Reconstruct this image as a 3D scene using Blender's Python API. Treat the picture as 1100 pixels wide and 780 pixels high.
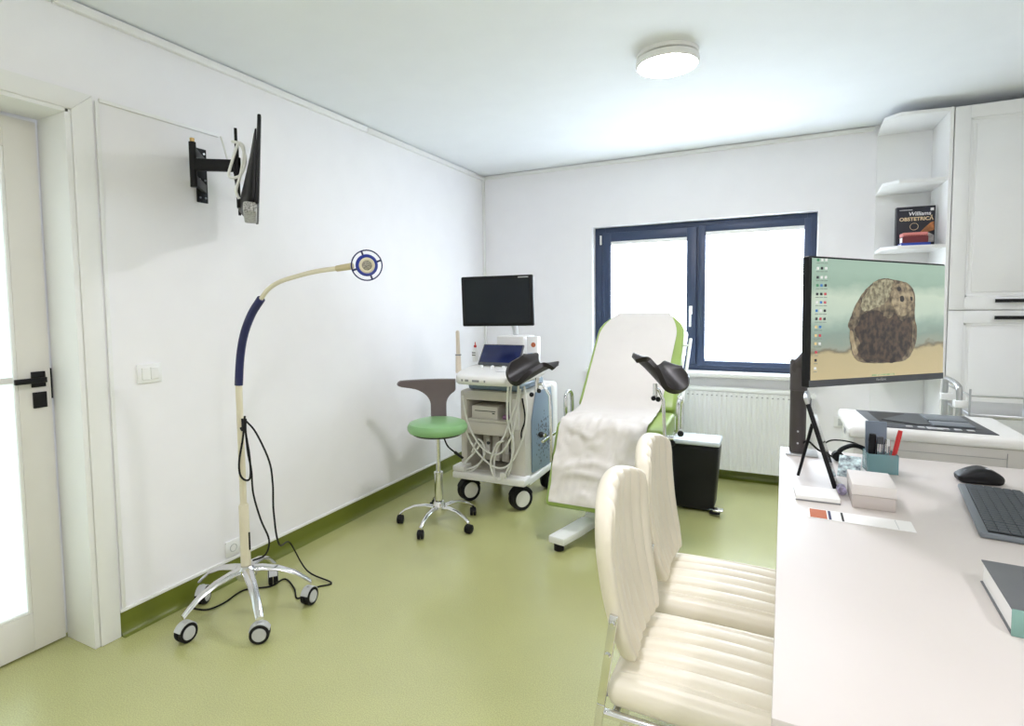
import bpy, bmesh, math, random
from mathutils import Vector, Matrix, noise
random.seed(7)
for o in list(bpy.data.objects): bpy.data.objects.remove(o)
S = bpy.context.scene
COL = S.collection
rad = math.radians
V = Vector

# ------------------------------------------------------------------ camera
F, CXP, CYP, CH = 598.8, 531.5, 364.8, 1.391
yaw, pit, rol = rad(26.78), rad(3.49), rad(-.69)
FW = V((-math.sin(yaw)*math.cos(pit), math.cos(yaw)*math.cos(pit), -math.sin(pit)))
r0 = V((math.cos(yaw), math.sin(yaw), 0)); u0 = r0.cross(FW)
RT = r0*math.cos(rol)+u0*math.sin(rol); UP = u0*math.cos(rol)-r0*math.sin(rol)
CAM = V((0, 0, CH))
cd = bpy.data.cameras.new('camera'); cam = bpy.data.objects.new('camera', cd); COL.objects.link(cam)
m = Matrix((RT, UP, -FW)).transposed().to_4x4(); m.translation = CAM
cam.matrix_world = m
cd.sensor_width = 36; cd.sensor_fit = 'HORIZONTAL'
cd.lens = F/1100*36; cd.shift_x = (550-CXP)/1100; cd.shift_y = (CYP-390)/1100
cd.clip_start = .02
S.camera = cam

# ------------------------------------------------------------------ world, exposure
W = bpy.data.worlds.new('sky'); S.world = W; W.use_nodes = True
W.node_tree.nodes['Background'].inputs[0].default_value = (.80, .88, 1, 1)
W.node_tree.nodes['Background'].inputs[1].default_value = 2.5
S.view_settings.view_transform = 'Standard'; S.view_settings.look = 'None'
S.cycles.max_bounces = 14; S.cycles.diffuse_bounces = 8
S.view_settings.exposure = 0.0; S.view_settings.gamma = 1; S.view_settings.use_curve_mapping = False
LAMP = 128.0          # ceiling-light emission

# photo pixel -> point on a plane  axis=value
def at(px, py, ax, val):
    d = FW+RT*((px-CXP)/F)-UP*((py-CYP)/F)
    i = 'xyz'.index(ax); t = (val-CAM[i])/d[i]
    return CAM+d*t
def at_plane(px, py, p0, n):
    d = FW+RT*((px-CXP)/F)-UP*((py-CYP)/F)
    return CAM+d*((p0-CAM).dot(n)/d.dot(n))

# ------------------------------------------------------------------ materials
def mat(name, col, rough=.5, metal=0, var=.03, scale=6, bump=0, bscale=80, spec=.5, coat=0, emit=0):
    M = bpy.data.materials.new(name); M.use_nodes = True
    nt = M.node_tree; b = nt.nodes['Principled BSDF']
    b.inputs['Roughness'].default_value = rough; b.inputs['Metallic'].default_value = metal
    b.inputs['Specular IOR Level'].default_value = spec; b.inputs['Coat Weight'].default_value = coat
    tc = nt.nodes.new('ShaderNodeTexCoord'); n = nt.nodes.new('ShaderNodeTexNoise')
    n.inputs['Scale'].default_value = scale; n.inputs['Detail'].default_value = 4
    nt.links.new(tc.outputs['Object'], n.inputs['Vector'])
    r = nt.nodes.new('ShaderNodeValToRGB')
    r.color_ramp.elements[0].position = .3; r.color_ramp.elements[1].position = .7
    r.color_ramp.elements[0].color = tuple(max(0, c*(1-var)) for c in col)+(1,)
    r.color_ramp.elements[1].color = tuple(min(1, c*(1+var)) for c in col)+(1,)
    nt.links.new(n.outputs['Fac'], r.inputs['Fac']); nt.links.new(r.outputs['Color'], b.inputs['Base Color'])
    if bump:
        n2 = nt.nodes.new('ShaderNodeTexNoise'); n2.inputs['Scale'].default_value = bscale
        nt.links.new(tc.outputs['Object'], n2.inputs['Vector'])
        bp = nt.nodes.new('ShaderNodeBump'); bp.inputs['Strength'].default_value = bump; bp.inputs['Distance'].default_value = .01
        nt.links.new(n2.outputs['Fac'], bp.inputs['Height']); nt.links.new(bp.outputs['Normal'], b.inputs['Normal'])
    if emit:
        nt.links.new(r.outputs['Color'], b.inputs['Emission Color']); b.inputs['Emission Strength'].default_value = emit
    return M
def srgb(r, g, b):
    f = lambda c: (c/255/12.92 if c/255 <= .04045 else ((c/255+.055)/1.055)**2.4)
    return (f(r), f(g), f(b))
MW = mat('wall_paint', (.90, .888, .91), .7, var=.01, bump=.02, bscale=220)
MC = mat('ceiling_paint', (.86, .885, .92), .75, var=.01, bump=.02, bscale=160)
MTR = mat('white_trim', (.86, .86, .845), .35, var=.01)
MDOOR = mat('door_lacquer', (.78, .76, .72), .4, var=.015)
MPVC = mat('white_pvc', (.86, .86, .85), .35, var=.01)
MBLK = mat('black_plastic', (.006, .006, .007), .42, var=.2, spec=.28)
MBLKM = mat('black_matt_metal', (.008, .008, .009), .5, var=.15, spec=.25)
MRUB = mat('black_rubber', (.009, .009, .010), .6, var=.2, spec=.25)
MCHR = mat('chrome', (.78, .78, .78), .12, 1, var=.03)
MALU = mat('polished_aluminium', (.72, .72, .73), .18, 1, var=.04)
MSTEEL = mat('brushed_steel', (.55, .56, .57), .28, 1, var=.05)
MGREY = mat('grey_plastic', (.25, .25, .26), .5)
MDGREY = mat('dark_grey_plastic', (.06, .065, .075), .45)
MLGREY = mat('light_grey_plastic', (.52, .53, .53), .5)
MCREAM = mat('cream_enamel', (.72, .66, .50), .35, var=.02)
MNAVY = mat('navy_rubber', (.012, .016, .09), .45, var=.1)
MBLUE = mat('royal_blue_plastic', (.015, .035, .30), .35, var=.1)
MFRAME = mat('blue_grey_window_frame', (.034, .054, .112), .4, var=.04)
MGRN = mat('green_vinyl_upholstery', (.31, .43, .10), .38, var=.05, bump=.03, bscale=300)
MSEATG = mat('stool_green_vinyl', (.24, .46, .20), .30, var=.04)
MBROWN = mat('brown_grey_plastic', (.15, .115, .12), .38, var=.06)
MSAD = mat('dark_moulded_foam', (.017, .0135, .0125), .40, var=.1, spec=.35)
MSHEET = mat('white_paper_sheet', (.70, .665, .62), .75, var=.015, bump=.05, bscale=40)
MIV = mat('ivory_leatherette', (.80, .74, .61), .40, var=.02, bump=.03, bscale=260)
MDESK = mat('desk_laminate', (.635, .585, .55), .45, var=.01)
MCAB = mat('cabinet_lacquer', (.86, .86, .855), .4, var=.01)
MENAM = mat('white_enamel', (.86, .87, .855), .35, var=.01)
MUSW = mat('device_white_plastic', (.80, .79, .76), .35, var=.015)
MUSB = mat('device_beige_plastic', (.64, .61, .55), .45, var=.02)
MUSBL = mat('device_blue_grey_panel', (.20, .27, .34), .4, var=.03)
MCAB2 = mat('white_cable', (.80, .80, .76), .45)
MPAPER = mat('paper', (.84, .83, .81), .7, var=.01)
MTAUPE = mat('taupe_box_board', (.50, .45, .42), .6, var=.02)
MORG = mat('orange_print', (.48, .13, .05), .6)
MRED = mat('red_plastic', (.55, .03, .03), .4)
MTEAL = mat('teal_cloth', (.22, .38, .33), .6)
MCOVER = mat('grey_book_cover', (.11, .115, .12), .5)
MKEY = mat('keyboard_key', (.045, .055, .065), .5)
MKBB = mat('keyboard_body', (.16, .18, .20), .45)
MPRN = mat('printer_white', (.80, .79, .76), .4, var=.01)
MPRF = mat('printer_front', (.56, .54, .50), .5, var=.01)
MSKIN = mat('probe_cream', (.78, .68, .56), .4)
MBK1 = mat('book_black_cover', (.012, .012, .022), .35)
MBK2 = mat('book_maroon', (.14, .015, .022), .45)
MBK3 = mat('book_pink_edge', (.66, .22, .20), .5)
MBK4 = mat('book_blue', (.02, .06, .38), .45)
MPURP = mat('purple_print', (.28, .14, .28), .6)
MBASE = mat('green_skirting_vinyl', (.14, .165, .018), .35, var=.06)

# vinyl floor with faint speckle
MFLOOR = mat('green_sheet_vinyl', (.47, .475, .205), .27, var=.05, scale=2.2, spec=1.0, coat=.12)
MFLOOR.node_tree.nodes['Principled BSDF'].inputs['Coat Roughness'].default_value = .3
nt = MFLOOR.node_tree; bs = nt.nodes['Principled BSDF']; rp = [n for n in nt.nodes if n.type == 'VALTORGB'][0]
tc = [n for n in nt.nodes if n.type == 'TEX_COORD'][0]
sp = nt.nodes.new('ShaderNodeTexNoise'); sp.inputs['Scale'].default_value = 240; sp.inputs['Detail'].default_value = 2
nt.links.new(tc.outputs['Object'], sp.inputs['Vector'])
sr = nt.nodes.new('ShaderNodeValToRGB'); sr.color_ramp.elements[0].position = .35; sr.color_ramp.elements[1].position = .7
sr.color_ramp.elements[0].color = (.82, .82, .8, 1); sr.color_ramp.elements[1].color = (1.12, 1.12, 1.1, 1)
nt.links.new(sp.outputs['Fac'], sr.inputs['Fac'])
mx = nt.nodes.new('ShaderNodeMix'); mx.data_type = 'RGBA'; mx.blend_type = 'MULTIPLY'; mx.inputs['Factor'].default_value = 1
nt.links.new(rp.outputs['Color'], mx.inputs['A']); nt.links.new(sr.outputs['Color'], mx.inputs['B'])
nt.links.new(mx.outputs['Result'], bs.inputs['Base Color'])

def mat_emit(name, col, s, var=.01):
    return mat(name, col, .5, var=var, emit=s)
MLAMP = mat_emit('lit_diffuser', (.95, .93, 1), LAMP)
def mat_pane():
    M = bpy.data.materials.new('window_glass'); M.use_nodes = True; nt = M.node_tree
    b = nt.nodes['Principled BSDF']; nt.nodes.remove(b)
    o = [n for n in nt.nodes if n.type == 'OUTPUT_MATERIAL'][0]
    t = nt.nodes.new('ShaderNodeBsdfTransparent'); g = nt.nodes.new('ShaderNodeBsdfGlossy'); x = nt.nodes.new('ShaderNodeMixShader')
    g.inputs['Roughness'].default_value = .03; x.inputs[0].default_value = .06
    nt.links.new(t.outputs[0], x.inputs[1]); nt.links.new(g.outputs[0], x.inputs[2]); nt.links.new(x.outputs[0], o.inputs[0])
    return M
def mat_trans(name, col, fac, glow=(1, 1, 1), gs=0):
    M = bpy.data.materials.new(name); M.use_nodes = True; nt = M.node_tree
    nt.nodes.remove(nt.nodes['Principled BSDF']); o = [n for n in nt.nodes if n.type == 'OUTPUT_MATERIAL'][0]
    d = nt.nodes.new('ShaderNodeBsdfDiffuse'); t = nt.nodes.new('ShaderNodeBsdfTranslucent'); x = nt.nodes.new('ShaderNodeMixShader')
    d.inputs[0].default_value = col+(1,); t.inputs[0].default_value = col+(1,); x.inputs[0].default_value = fac
    nt.links.new(d.outputs[0], x.inputs[1]); nt.links.new(t.outputs[0], x.inputs[2]); nt.links.new(x.outputs[0], o.inputs[0])
    if gs:
        e = nt.nodes.new('ShaderNodeEmission'); e.inputs[0].default_value = glow+(1,); e.inputs[1].default_value = gs
        a = nt.nodes.new('ShaderNodeAddShader'); nt.links.new(x.outputs[0], a.inputs[0]); nt.links.new(e.outputs[0], a.inputs[1]); nt.links.new(a.outputs[0], o.inputs[0])
    return M
MPANE = mat_pane()
MBLIND = mat_trans('glowing_translucent_blind', (.92, .93, .93), .62, (.78, .89, 1), 5.2)  # daylight coming through the blind is put in as its own glow
MFROST = mat_trans('glowing_frosted_glass', (.88, .95, .95), .1, (.88, .96, 1), .40)  # light from behind the door is put in as a faint glow
MTEALG = mat('teal_translucent_plastic', (.22, .40, .42), .2); MTEALG.node_tree.nodes['Principled BSDF'].inputs['Alpha'].default_value = .6

# ------------------------------------------------------------------ mesh builder
class B:
    def __init__(s): s.b = bmesh.new()
    def xf(s, vs, M):
        if M is not None: bmesh.ops.transform(s.b, matrix=M, verts=vs)
    def box(s, x0, x1, y0, y1, z0, z1, bev=0, seg=2, M=None):
        r = bmesh.ops.create_cube(s.b, size=1); vs = r['verts']
        for v in vs: v.co = V(((x0+x1)/2+v.co.x*(x1-x0), (y0+y1)/2+v.co.y*(y1-y0), (z0+z1)/2+v.co.z*(z1-z0)))
        s.xf(vs, M)
        if bev:
            es = list({e for v in vs for e in v.link_edges})
            bmesh.ops.bevel(s.b, geom=es, offset=bev, segments=seg, profile=.5, affect='EDGES')
        return s
    def rbox(s, c, h, r, n=(4, 4, 4), disp=None, M=None, k=3):
        # rounded box on a grid: centre, half sizes, radius; disp(p)->p shapes it further
        c = V(c)
        def ax(hh, nn):
            a = [-hh+r*(1-math.cos(i/k*math.pi/2)) for i in range(k)]
            mid = [-(hh-r)+2*(hh-r)*i/nn for i in range(nn+1)]
            return a+mid+[-q for q in reversed(a)]
        A = [ax(h[i], n[i]) for i in range(3)]
        vs = {}; faces = []
        def vert(p):
            key = tuple(round(q, 6) for q in p)
            if key not in vs:
                q = V(p); cl = V([max(-(h[i]-r), min(h[i]-r, q[i])) for i in range(3)])
                d = q-cl
                if d.length > 1e-9: q = cl+d.normalized()*r
                if disp: q = disp(q)
                q = q+c
                if M is not None: q = M@q
                vs[key] = s.b.verts.new(q)
            return vs[key]
        for a in range(3):
            u, w = (a+1) % 3, (a+2) % 3
            for sg in (-1, 1):
                for i in range(len(A[u])-1):
                    for j in range(len(A[w])-1):
                        q = []
                        for (ii, jj) in ((i, j), (i+1, j), (i+1, j+1), (i, j+1)):
                            p = [0, 0, 0]; p[a] = sg*h[a]; p[u] = A[u][ii]; p[w] = A[w][jj]; q.append(vert(p))
                        if sg < 0: q.reverse()
                        if len(set(q)) == 4: s.b.faces.new(q)
        return s
    def tube(s, pts, r, seg=10, smooth=0, caps=True, closed=False, M=None):
        pts = [V(p) for p in pts]
        rr = r if isinstance(r, (list, tuple)) else [r]*len(pts)
        if smooth:
            q, qr = [], []; n = len(pts)
            rng = n if closed else n-1
            for i in range(rng):
                if closed: a, b, c, d = pts[i-1], pts[i], pts[(i+1) % n], pts[(i+2) % n]
                else: a, b, c, d = pts[max(i-1, 0)], pts[i], pts[i+1], pts[min(i+2, n-1)]
                for k in range(smooth):
                    t = k/smooth
                    q.append(.5*((2*b)+(c-a)*t+(2*a-5*b+4*c-d)*t*t+(3*b-a-3*c+d)*t**3))
                    qr.append(rr[i]*(1-t)+rr[(i+1) % n]*t)
            if not closed: q.append(pts[-1]); qr.append(rr[-1])
            pts, rr = q, qr
        n = len(pts); rings = []; up = None
        for i, p in enumerate(pts):
            if closed: t = (pts[(i+1) % n]-pts[i-1])
            else: t = pts[min(i+1, n-1)]-pts[max(i-1, 0)]
            t = t.normalized() if t.length > 1e-9 else V((0, 0, 1))
            if up is None:
                up = V((0, 0, 1)) if abs(t.z) < .9 else V((0, 1, 0))
            up = (up-t*up.dot(t)); up = up.normalized() if up.length > 1e-6 else t.orthogonal().normalized()
            w = t.cross(up)
            rings.append([s.b.verts.new(p+(up*math.cos(2*math.pi*k/seg)+w*math.sin(2*math.pi*k/seg))*rr[i]) for k in range(seg)])
        R = range(n) if closed else range(n-1)
        for i in R:
            a, b = rings[i], rings[(i+1) % n]
            for k in range(seg): s.b.faces.new((a[k], a[(k+1) % seg], b[(k+1) % seg], b[k]))
        if caps and not closed:
            s.b.faces.new(list(reversed(rings[0]))); s.b.faces.new(rings[-1])
        if M is not None: s.xf([v for g in rings for v in g], M)
        return s
    def cyl(s, p0, p1, r, r1=None, seg=24):
        return s.tube([p0, p1], [r, r if r1 is None else r1], seg)
    def lathe(s, prof, seg=32, M=None, cap=True):
        rings = []
        for (r, z) in prof:
            if r < 1e-6: rings.append([s.b.verts.new((0, 0, z))])
            else: rings.append([s.b.verts.new((r*math.cos(2*math.pi*k/seg), r*math.sin(2*math.pi*k/seg), z)) for k in range(seg)])
        for a, b in zip(rings, rings[1:]):
            for k in range(seg):
                q = [a[k % len(a)], a[(k+1) % seg % len(a)] if len(a) > 1 else a[0], b[(k+1) % seg] if len(b) > 1 else b[0], b[k] if len(b) > 1 else b[0]]
                u = []
                for v in q:
                    if v not in u: u.append(v)
                if len(u) > 2: s.b.faces.new(u)
        if cap:
            if len(rings[0]) > 1: s.b.faces.new(list(reversed(rings[0])))
            if len(rings[-1]) > 1: s.b.faces.new(rings[-1])
        if M is not None: s.xf([v for g in rings for v in g], M)
        return s
    def prism(s, poly, h0, h1, axis='z', bev=0, M=None, seg=2):
        # extrude a 2-D polygon: axis z -> (x,y), axis y -> (x,z), axis x -> (y,z)
        def p3(p, h): return {'z': (p[0], p[1], h), 'y': (p[0], h, p[1]), 'x': (h, p[0], p[1])}[axis]
        a = [s.b.verts.new(p3(p, h0)) for p in poly]; b = [s.b.verts.new(p3(p, h1)) for p in poly]
        fs = [s.b.faces.new(list(reversed(a))), s.b.faces.new(b)]
        for i in range(len(a)):
            j = (i+1) % len(a); fs.append(s.b.faces.new((a[i], a[j], b[j], b[i])))
        bmesh.ops.recalc_face_normals(s.b, faces=fs)
        s.xf(a+b, M)
        if bev:
            bmesh.ops.bevel(s.b, geom=list({e for f in fs for e in f.edges}), offset=bev, segments=seg, profile=.5, affect='EDGES')
        return s
    def sheet(s, fn, nu, nv, th, M=None):
        # thick sheet over fn(u,v), u,v in 0..1
        P = [[V(fn(i/nu, j/nv)) for j in range(nv+1)] for i in range(nu+1)]
        T, Bt = [], []
        for i in range(nu+1):
            tr, br = [], []
            for j in range(nv+1):
                du = P[min(i+1, nu)][j]-P[max(i-1, 0)][j]; dv = P[i][min(j+1, nv)]-P[i][max(j-1, 0)]
                n = du.cross(dv); n = n.normalized() if n.length > 1e-12 else V((0, 0, 1))
                tr.append(s.b.verts.new(P[i][j]+n*th/2)); br.append(s.b.verts.new(P[i][j]-n*th/2))
            T.append(tr); Bt.append(br)
        for i in range(nu):
            for j in range(nv):
                s.b.faces.new((T[i][j], T[i+1][j], T[i+1][j+1], T[i][j+1]))
                s.b.faces.new((Bt[i][j], Bt[i][j+1], Bt[i+1][j+1], Bt[i+1][j]))
        for i in range(nu):
            s.b.faces.new((T[i][0], Bt[i][0], Bt[i+1][0], T[i+1][0])); s.b.faces.new((T[i][nv], T[i+1][nv], Bt[i+1][nv], Bt[i][nv]))
        for j in range(nv):
            s.b.faces.new((T[0][j], T[0][j+1], Bt[0][j+1], Bt[0][j])); s.b.faces.new((T[nu][j], Bt[nu][j], Bt[nu][j+1], T[nu][j+1]))
        if M is not None: s.xf([v for r in T+Bt for v in r], M)
        return s
    def flat(s, pts):
        s.b.faces.new([s.b.verts.new(p) for p in pts]); return s
    def ball(s, c, r, seg=12, sc=(1, 1, 1)):
        q = bmesh.ops.create_uvsphere(s.b, u_segments=seg, v_segments=max(6, seg//2), radius=r)
        for v in q['verts']: v.co = V((v.co.x*sc[0], v.co.y*sc[1], v.co.z*sc[2]))+V(c)
        return s
    def ring(s, c, R, r, M=None, seg=36, rs=8):
        return s.tube([V(c)+V((R*math.cos(2*math.pi*k/seg), R*math.sin(2*math.pi*k/seg), 0)) for k in range(seg)], r, rs, closed=True, M=M)
    def go(s, name, m, parent=None, sharp=38, flat=False, recalc=True):
        b = s.b
        if recalc: bmesh.ops.recalc_face_normals(b, faces=b.faces[:])
        for f in b.faces: f.smooth = not flat
        for e in b.edges:
            if len(e.link_faces) == 2 and e.calc_face_angle(0) > rad(sharp): e.smooth = False
        me = bpy.data.meshes.new(name); b.to_mesh(me); b.free()
        o = bpy.data.objects.new(name, me); COL.objects.link(o); me.materials.append(m)
        if parent is not None: o.parent = parent
        return o
def gos(k, name, m, parent=None, sharp=38):
    # one object per connected piece
    b = k.b; b.verts.ensure_lookup_table(); seen = set(); out = []
    for v in b.verts:
        if v in seen: continue
        st = [v]; isl = []; seen.add(v)
        while st:
            a = st.pop(); isl.append(a)
            for e in a.link_edges:
                o = e.other_vert(a)
                if o not in seen: seen.add(o); st.append(o)
        n = B(); mp = {a: n.b.verts.new(a.co) for a in isl}
        for f in {f for a in isl for f in a.link_faces}: n.b.faces.new([mp[a] for a in f.verts])
        out.append(n.go(name, m, parent, sharp))
    b.free(); return out
def tag(o, label, cat, group=None):
    o['label'] = label; o['category'] = cat
    if group: o['group'] = group
    return o
def thing(name, label, cat, loc=(0, 0, 0), rz=0, group=None):
    o = bpy.data.objects.new(name, None); COL.objects.link(o); o.empty_display_size = .1
    o.location = loc; o.rotation_euler = (0, 0, rz)
    return tag(o, label, cat, group)
def struct(o):
    o['kind'] = 'structure'; return o
def sempty(name, loc=(0, 0, 0)):
    o = bpy.data.objects.new(name, None); COL.objects.link(o); o.location = loc; return struct(o)
def dup(root, loc=None, rz=None, label=None):
    r = root.copy(); COL.objects.link(r)
    if loc is not None: r.location = loc
    if rz is not None: r.rotation_euler = (0, 0, rz)
    if label: r['label'] = label
    for ch in list(root.children):
        c = ch.copy(); COL.objects.link(c); c.parent = r
        for g in list(ch.children):
            d = g.copy(); COL.objects.link(d); d.parent = c
    return r
def child_copy(src, M, parent):
    o = src.copy(); COL.objects.link(o); o.parent = parent; o.matrix_local = M
    for g in list(src.children):
        d = g.copy(); COL.objects.link(d); d.parent = o
    return o
def RZ(a): return Matrix.Rotation(a, 4, 'Z')
def TR(*p): return Matrix.Translation(V(p))
def text_mesh(txt, size, M, name, m, parent, bold=.0, align='LEFT', shear=0):
    c = bpy.data.curves.new('t', 'FONT'); c.body = txt; c.size = size; c.offset = bold; c.align_x = align; c.shear = shear
    o = bpy.data.objects.new('t', c); COL.objects.link(o)
    dg = bpy.context.evaluated_depsgraph_get(); me = bpy.data.meshes.new_from_object(o.evaluated_get(dg))
    bpy.data.objects.remove(o); me.transform(M); me.materials.clear(); me.materials.append(m)
    r = bpy.data.objects.new(name, me); COL.objects.link(r); r.parent = parent
    return r

# ================================================================== room shell
LW, BW, HC = -2.481, 4.709, 2.6
XR, YF = 2.3, -1.6
struct(B().box(LW-.30, XR+.1, YF-.1, BW+.02, -.1, 0).go('floor', MFLOOR))
struct(B().box(LW-.22, XR+.1, YF-.1, BW+.25, HC, HC+.1).go('ceiling', MC))
DY0, DY1, DZ = .34, 1.24, 2.177
w = B(); w.box(LW-.22, LW, YF, DY0, 0, HC).box(LW-.22, LW, DY1, BW+.25, 0, HC).box(LW-.22, LW, DY0, DY1, DZ, HC)
struct(w.go('wall_left', MW))
WX0, WX1, WZ0, WZ1 = -1.425, .262, .845, 2.052
w = B(); w.box(LW, WX0, BW, BW+.25, 0, HC).box(WX1, XR, BW, BW+.25, 0, HC).box(WX0, WX1, BW, BW+.25, 0, WZ0).box(WX0, WX1, BW, BW+.25, WZ1, HC)
struct(w.go('wall_back', MW))
struct(B().box(XR, XR+.1, YF, BW+.25, 0, HC).go('wall_right', MW))
struct(B().box(LW-.22, XR+.1, YF-.1, YF, 0, HC).go('wall_front', MW))
# green coved skirting
prof = [(0, .1), (.006, .1), (.007, .045)]+[(.007+.03*(1-math.cos(a*math.pi/10)), .045*(1-math.sin(a*math.pi/10))) for a in range(1, 6)]+[(0, 0)]
struct(B().prism([(LW+p[0], p[1]) for p in prof], 1.328, BW, 'y').go('baseboard_left', MBASE))
struct(B().prism([(BW-p[0], p[1]) for p in prof], LW+.038, .60, 'x').go('baseboard_back', MBASE))
struct(B().box(LW, LW+.009, 1.33, BW, .1, .116, .003).go('trim_1', MPVC))
struct(B().box(LW+.01, .60, BW-.009, BW, .1, .116, .003).go('trim_2', MPVC))
# ceiling trunking on the left wall (three lengths with joints), small bead on the back wall, corner bead
t = B()
for a, b in ((YF, 1.20), (1.205, 3.02), (3.025, BW-.001)): t.box(LW, LW+.026, a, b, HC-.042, HC-.006, .006)
struct(t.go('trim_3', MPVC))
struct(B().box(LW+.027, .585, BW-.02, BW, HC-.036, HC-.007, .004).go('trim_4', MPVC))
struct(B().box(LW, LW+.022, BW-.022, BW, .117, HC-.043, .004).go('trim_5', MPVC))
# door casing and jamb lining
t = B()
cw = .078
t.prism([(DY1+.008, 0), (DY1+.008+cw, 0), (DY1+.008+cw, DZ+.075), (DY1+.008, DZ)], LW, LW+.014, 'x', .003)
t.prism([(DY0-.008, 0), (DY0-.008, DZ), (DY0-.008-cw, DZ+.075), (DY0-.008-cw, 0)], LW, LW+.014, 'x', .003)
t.prism([(DY0-.008, DZ), (DY1+.008, DZ), (DY1+.008+cw, DZ+.075), (DY0-.008-cw, DZ+.075)], LW, LW+.014, 'x', .003)
t.box(LW-.20, LW+.008, DY1-.014, DY1+.007, 0, DZ-.001, .002).box(LW-.20, LW+.008, DY0-.007, DY0+.014, 0, DZ-.001, .002)
t.box(LW-.20, LW+.008, DY0, DY1, DZ-.016, DZ+.001, .002)
t.box(LW-.26, LW-.2374, DY1-.05, DY1+.06, 0, DZ+.06).box(LW-.26, LW-.2374, DY0-.06, DY0+.05, 0, DZ+.06).box(LW-.26, LW-.2374, DY0+.05, DY1-.05, DZ-.06, DZ+.06)  # unseen strips added behind the leaf to block light leaking round it
t.box(LW-.26, LW-.2374, DY0+.05, DY1-.05, 0, .05)  # hidden bottom strip, added to stop light leaking under the door
struct(t.go('trim_6', MTR))
# door leaf with frosted glass
d = sempty('door_1', (LW-.215, 0, 0))
x0, x1 = -.022, .02
g = B(); ya, yb = DY0+.018, 1.219; zt = 2.148
gy0, gy1, gz0, gz1 = ya+.11, 1.108, .165, 2.03
for bx in ((ya, gy0, .008, zt), (gy1, yb, .008, zt), (gy0, gy1, .008, gz0), (gy0, gy1, gz1, zt)):
    g.box(x0, x1, bx[0], bx[1], bx[2], bx[3], .002)
leaf = g.go('door_leaf', MDOOR, d)
B().box(-.003, .003, gy0, gy1, gz0, gz1).go('glass_pane', MFROST, d)
g = B()
for bx in ((gy0, gy0+.012, gz0, gz1), (gy1-.012, gy1, gz0, gz1), (gy0+.012, gy1-.012, gz0, gz0+.012), (gy0+.012, gy1-.012, gz1-.012, gz1)):
    g.box(.003, .018, bx[0], bx[1], bx[2], bx[3], .003)
g.box(.0032, .008, gy0+.012, gy1-.012, 1.105, 1.13)
g.go('glazing_bead', MTR, d)
h = B(); h.box(.0205, .029, 1.150, 1.198, 1.083, 1.146, .001); h.cyl((.029, 1.175, 1.114), (.05, 1.175, 1.114), .009)
h.box(.047, .060, 1.082, 1.190, 1.102, 1.124, .002); h.go('door_handle', MBLK, d)
B().box(.0205, .029, 1.152, 1.199, .998, 1.062, .001).go('lock_rose', MBLK, d)
B().box(-.02, .021, 1.2195, 1.2235, 1.03, 1.155).go('strike_plate', MBLK, d)

# ------------------------------------------------------------------ window
wy = BW+.08
wn = sempty('window_1', (0, wy, 0))
fx0, fx1, fz0, fz1 = -1.383, .243, .862, 2.036
g = B(); fr = .045
for bx in ((WX0+.002, fx0+fr, WZ0+.002, WZ1-.002), (fx1-fr, WX1-.002, WZ0+.002, WZ1-.002), (fx0+fr, fx1-fr, WZ0+.002, fz0+fr-.012), (fx0+fr, fx1-fr, fz1-fr+.012, WZ1-.002), (-.592, -.556, fz0+fr-.012, fz1-fr+.012)):
    g.box(bx[0], bx[1], .012, .075, bx[2], bx[3], .002)
g.go('window_frame', MFRAME, wn)
# white liner strip round the reveal edge (plastered return shows bright)
def sash(name, a, b, z0, z1, l, r, bt, tp, y0):
    g = B()
    for bx in ((a, a+l, z0, z1), (b-r, b, z0, z1), (a+l, b-r, z0, z0+bt), (a+l, b-r, z1-tp, z1)): g.box(bx[0], bx[1], y0, y0+.05, bx[2], bx[3], .003)
    s = g.go(name, MFRAME, wn)
    B().box(a+l, b-r, y0+.028, y0+.034, z0+bt, z1-tp).go('glass_pane', MPANE, s)
    k = B(); k.box(a+l+.004, b-r-.004, y0+.012, y0+.0145, z0+bt+.004, z1-tp-.004)
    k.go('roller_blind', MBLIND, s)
    k = B(); k.box(a+l+.001, b-r-.001, y0+.002, y0+.02, z1-tp-.03, z1-tp-.001, .004); k.go('blind_cassette', MPVC, s)
    k = B(); k.box(a+l+.003, b-r-.003, y0+.006, y0+.016, z0+bt+.006, z0+bt+.018, .002); k.go('blind_bar', MPVC, s)
    return s
sash('window_sash', -1.352, -.58, .895, 2.004, .07, .075, .07, .075, -.012)
sash('window_sash', -.566, .225, .882, 2.012, .052, .045, .040, .05, -.008)
h = B(); h.box(-.632, -.606, -.028, -.013, 1.30, 1.37, .004); h.box(-.628, -.611, -.062, -.046, 1.20, 1.345, .005); h.cyl((-.619, -.03, 1.335), (-.619, -.05, 1.335), .008)
h.go('window_handle', MPVC, wn)
h = B(); h.box(-1.376, -1.362, -.02, .0, 1.905, 1.985, .003); h.go('hinge', MPVC, wn)
B().box(WX0-.03, WX1+.04, BW-.10-wy, .012, .812, .846, .006).go('window_sill', MTR, wn)

# ------------------------------------------------------------------ ceiling lights
def ceiling_light(loc, label):
    t = thing('ceiling_light', label, 'light', loc)
    B().lathe([(.0, 0), (.146, 0), (.146, -.016), (.140, -.02), (0, -.02)], 48).go('base_ring', MTR, t)
    B().lathe([(.139, -.0201), (.139, -.026), (0, -.026)], 48, cap=False).go('shadow_gap', MGREY, t)
    B().lathe([(.0, -.0262), (.147, -.0262), (.148, -.05), (.143, -.058), (.139, -.058)], 48, cap=False).go('diffuser_rim', MTR, t)
    B().lathe([(.1388, -.0575), (.125, -.0635), (0, -.0645)], 48, cap=False).go('diffuser', MLAMP, t)
    return t
ceiling_light((-.492, 2.872, HC-.0005), 'round white flush ceiling light with lit diffuser')

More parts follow.
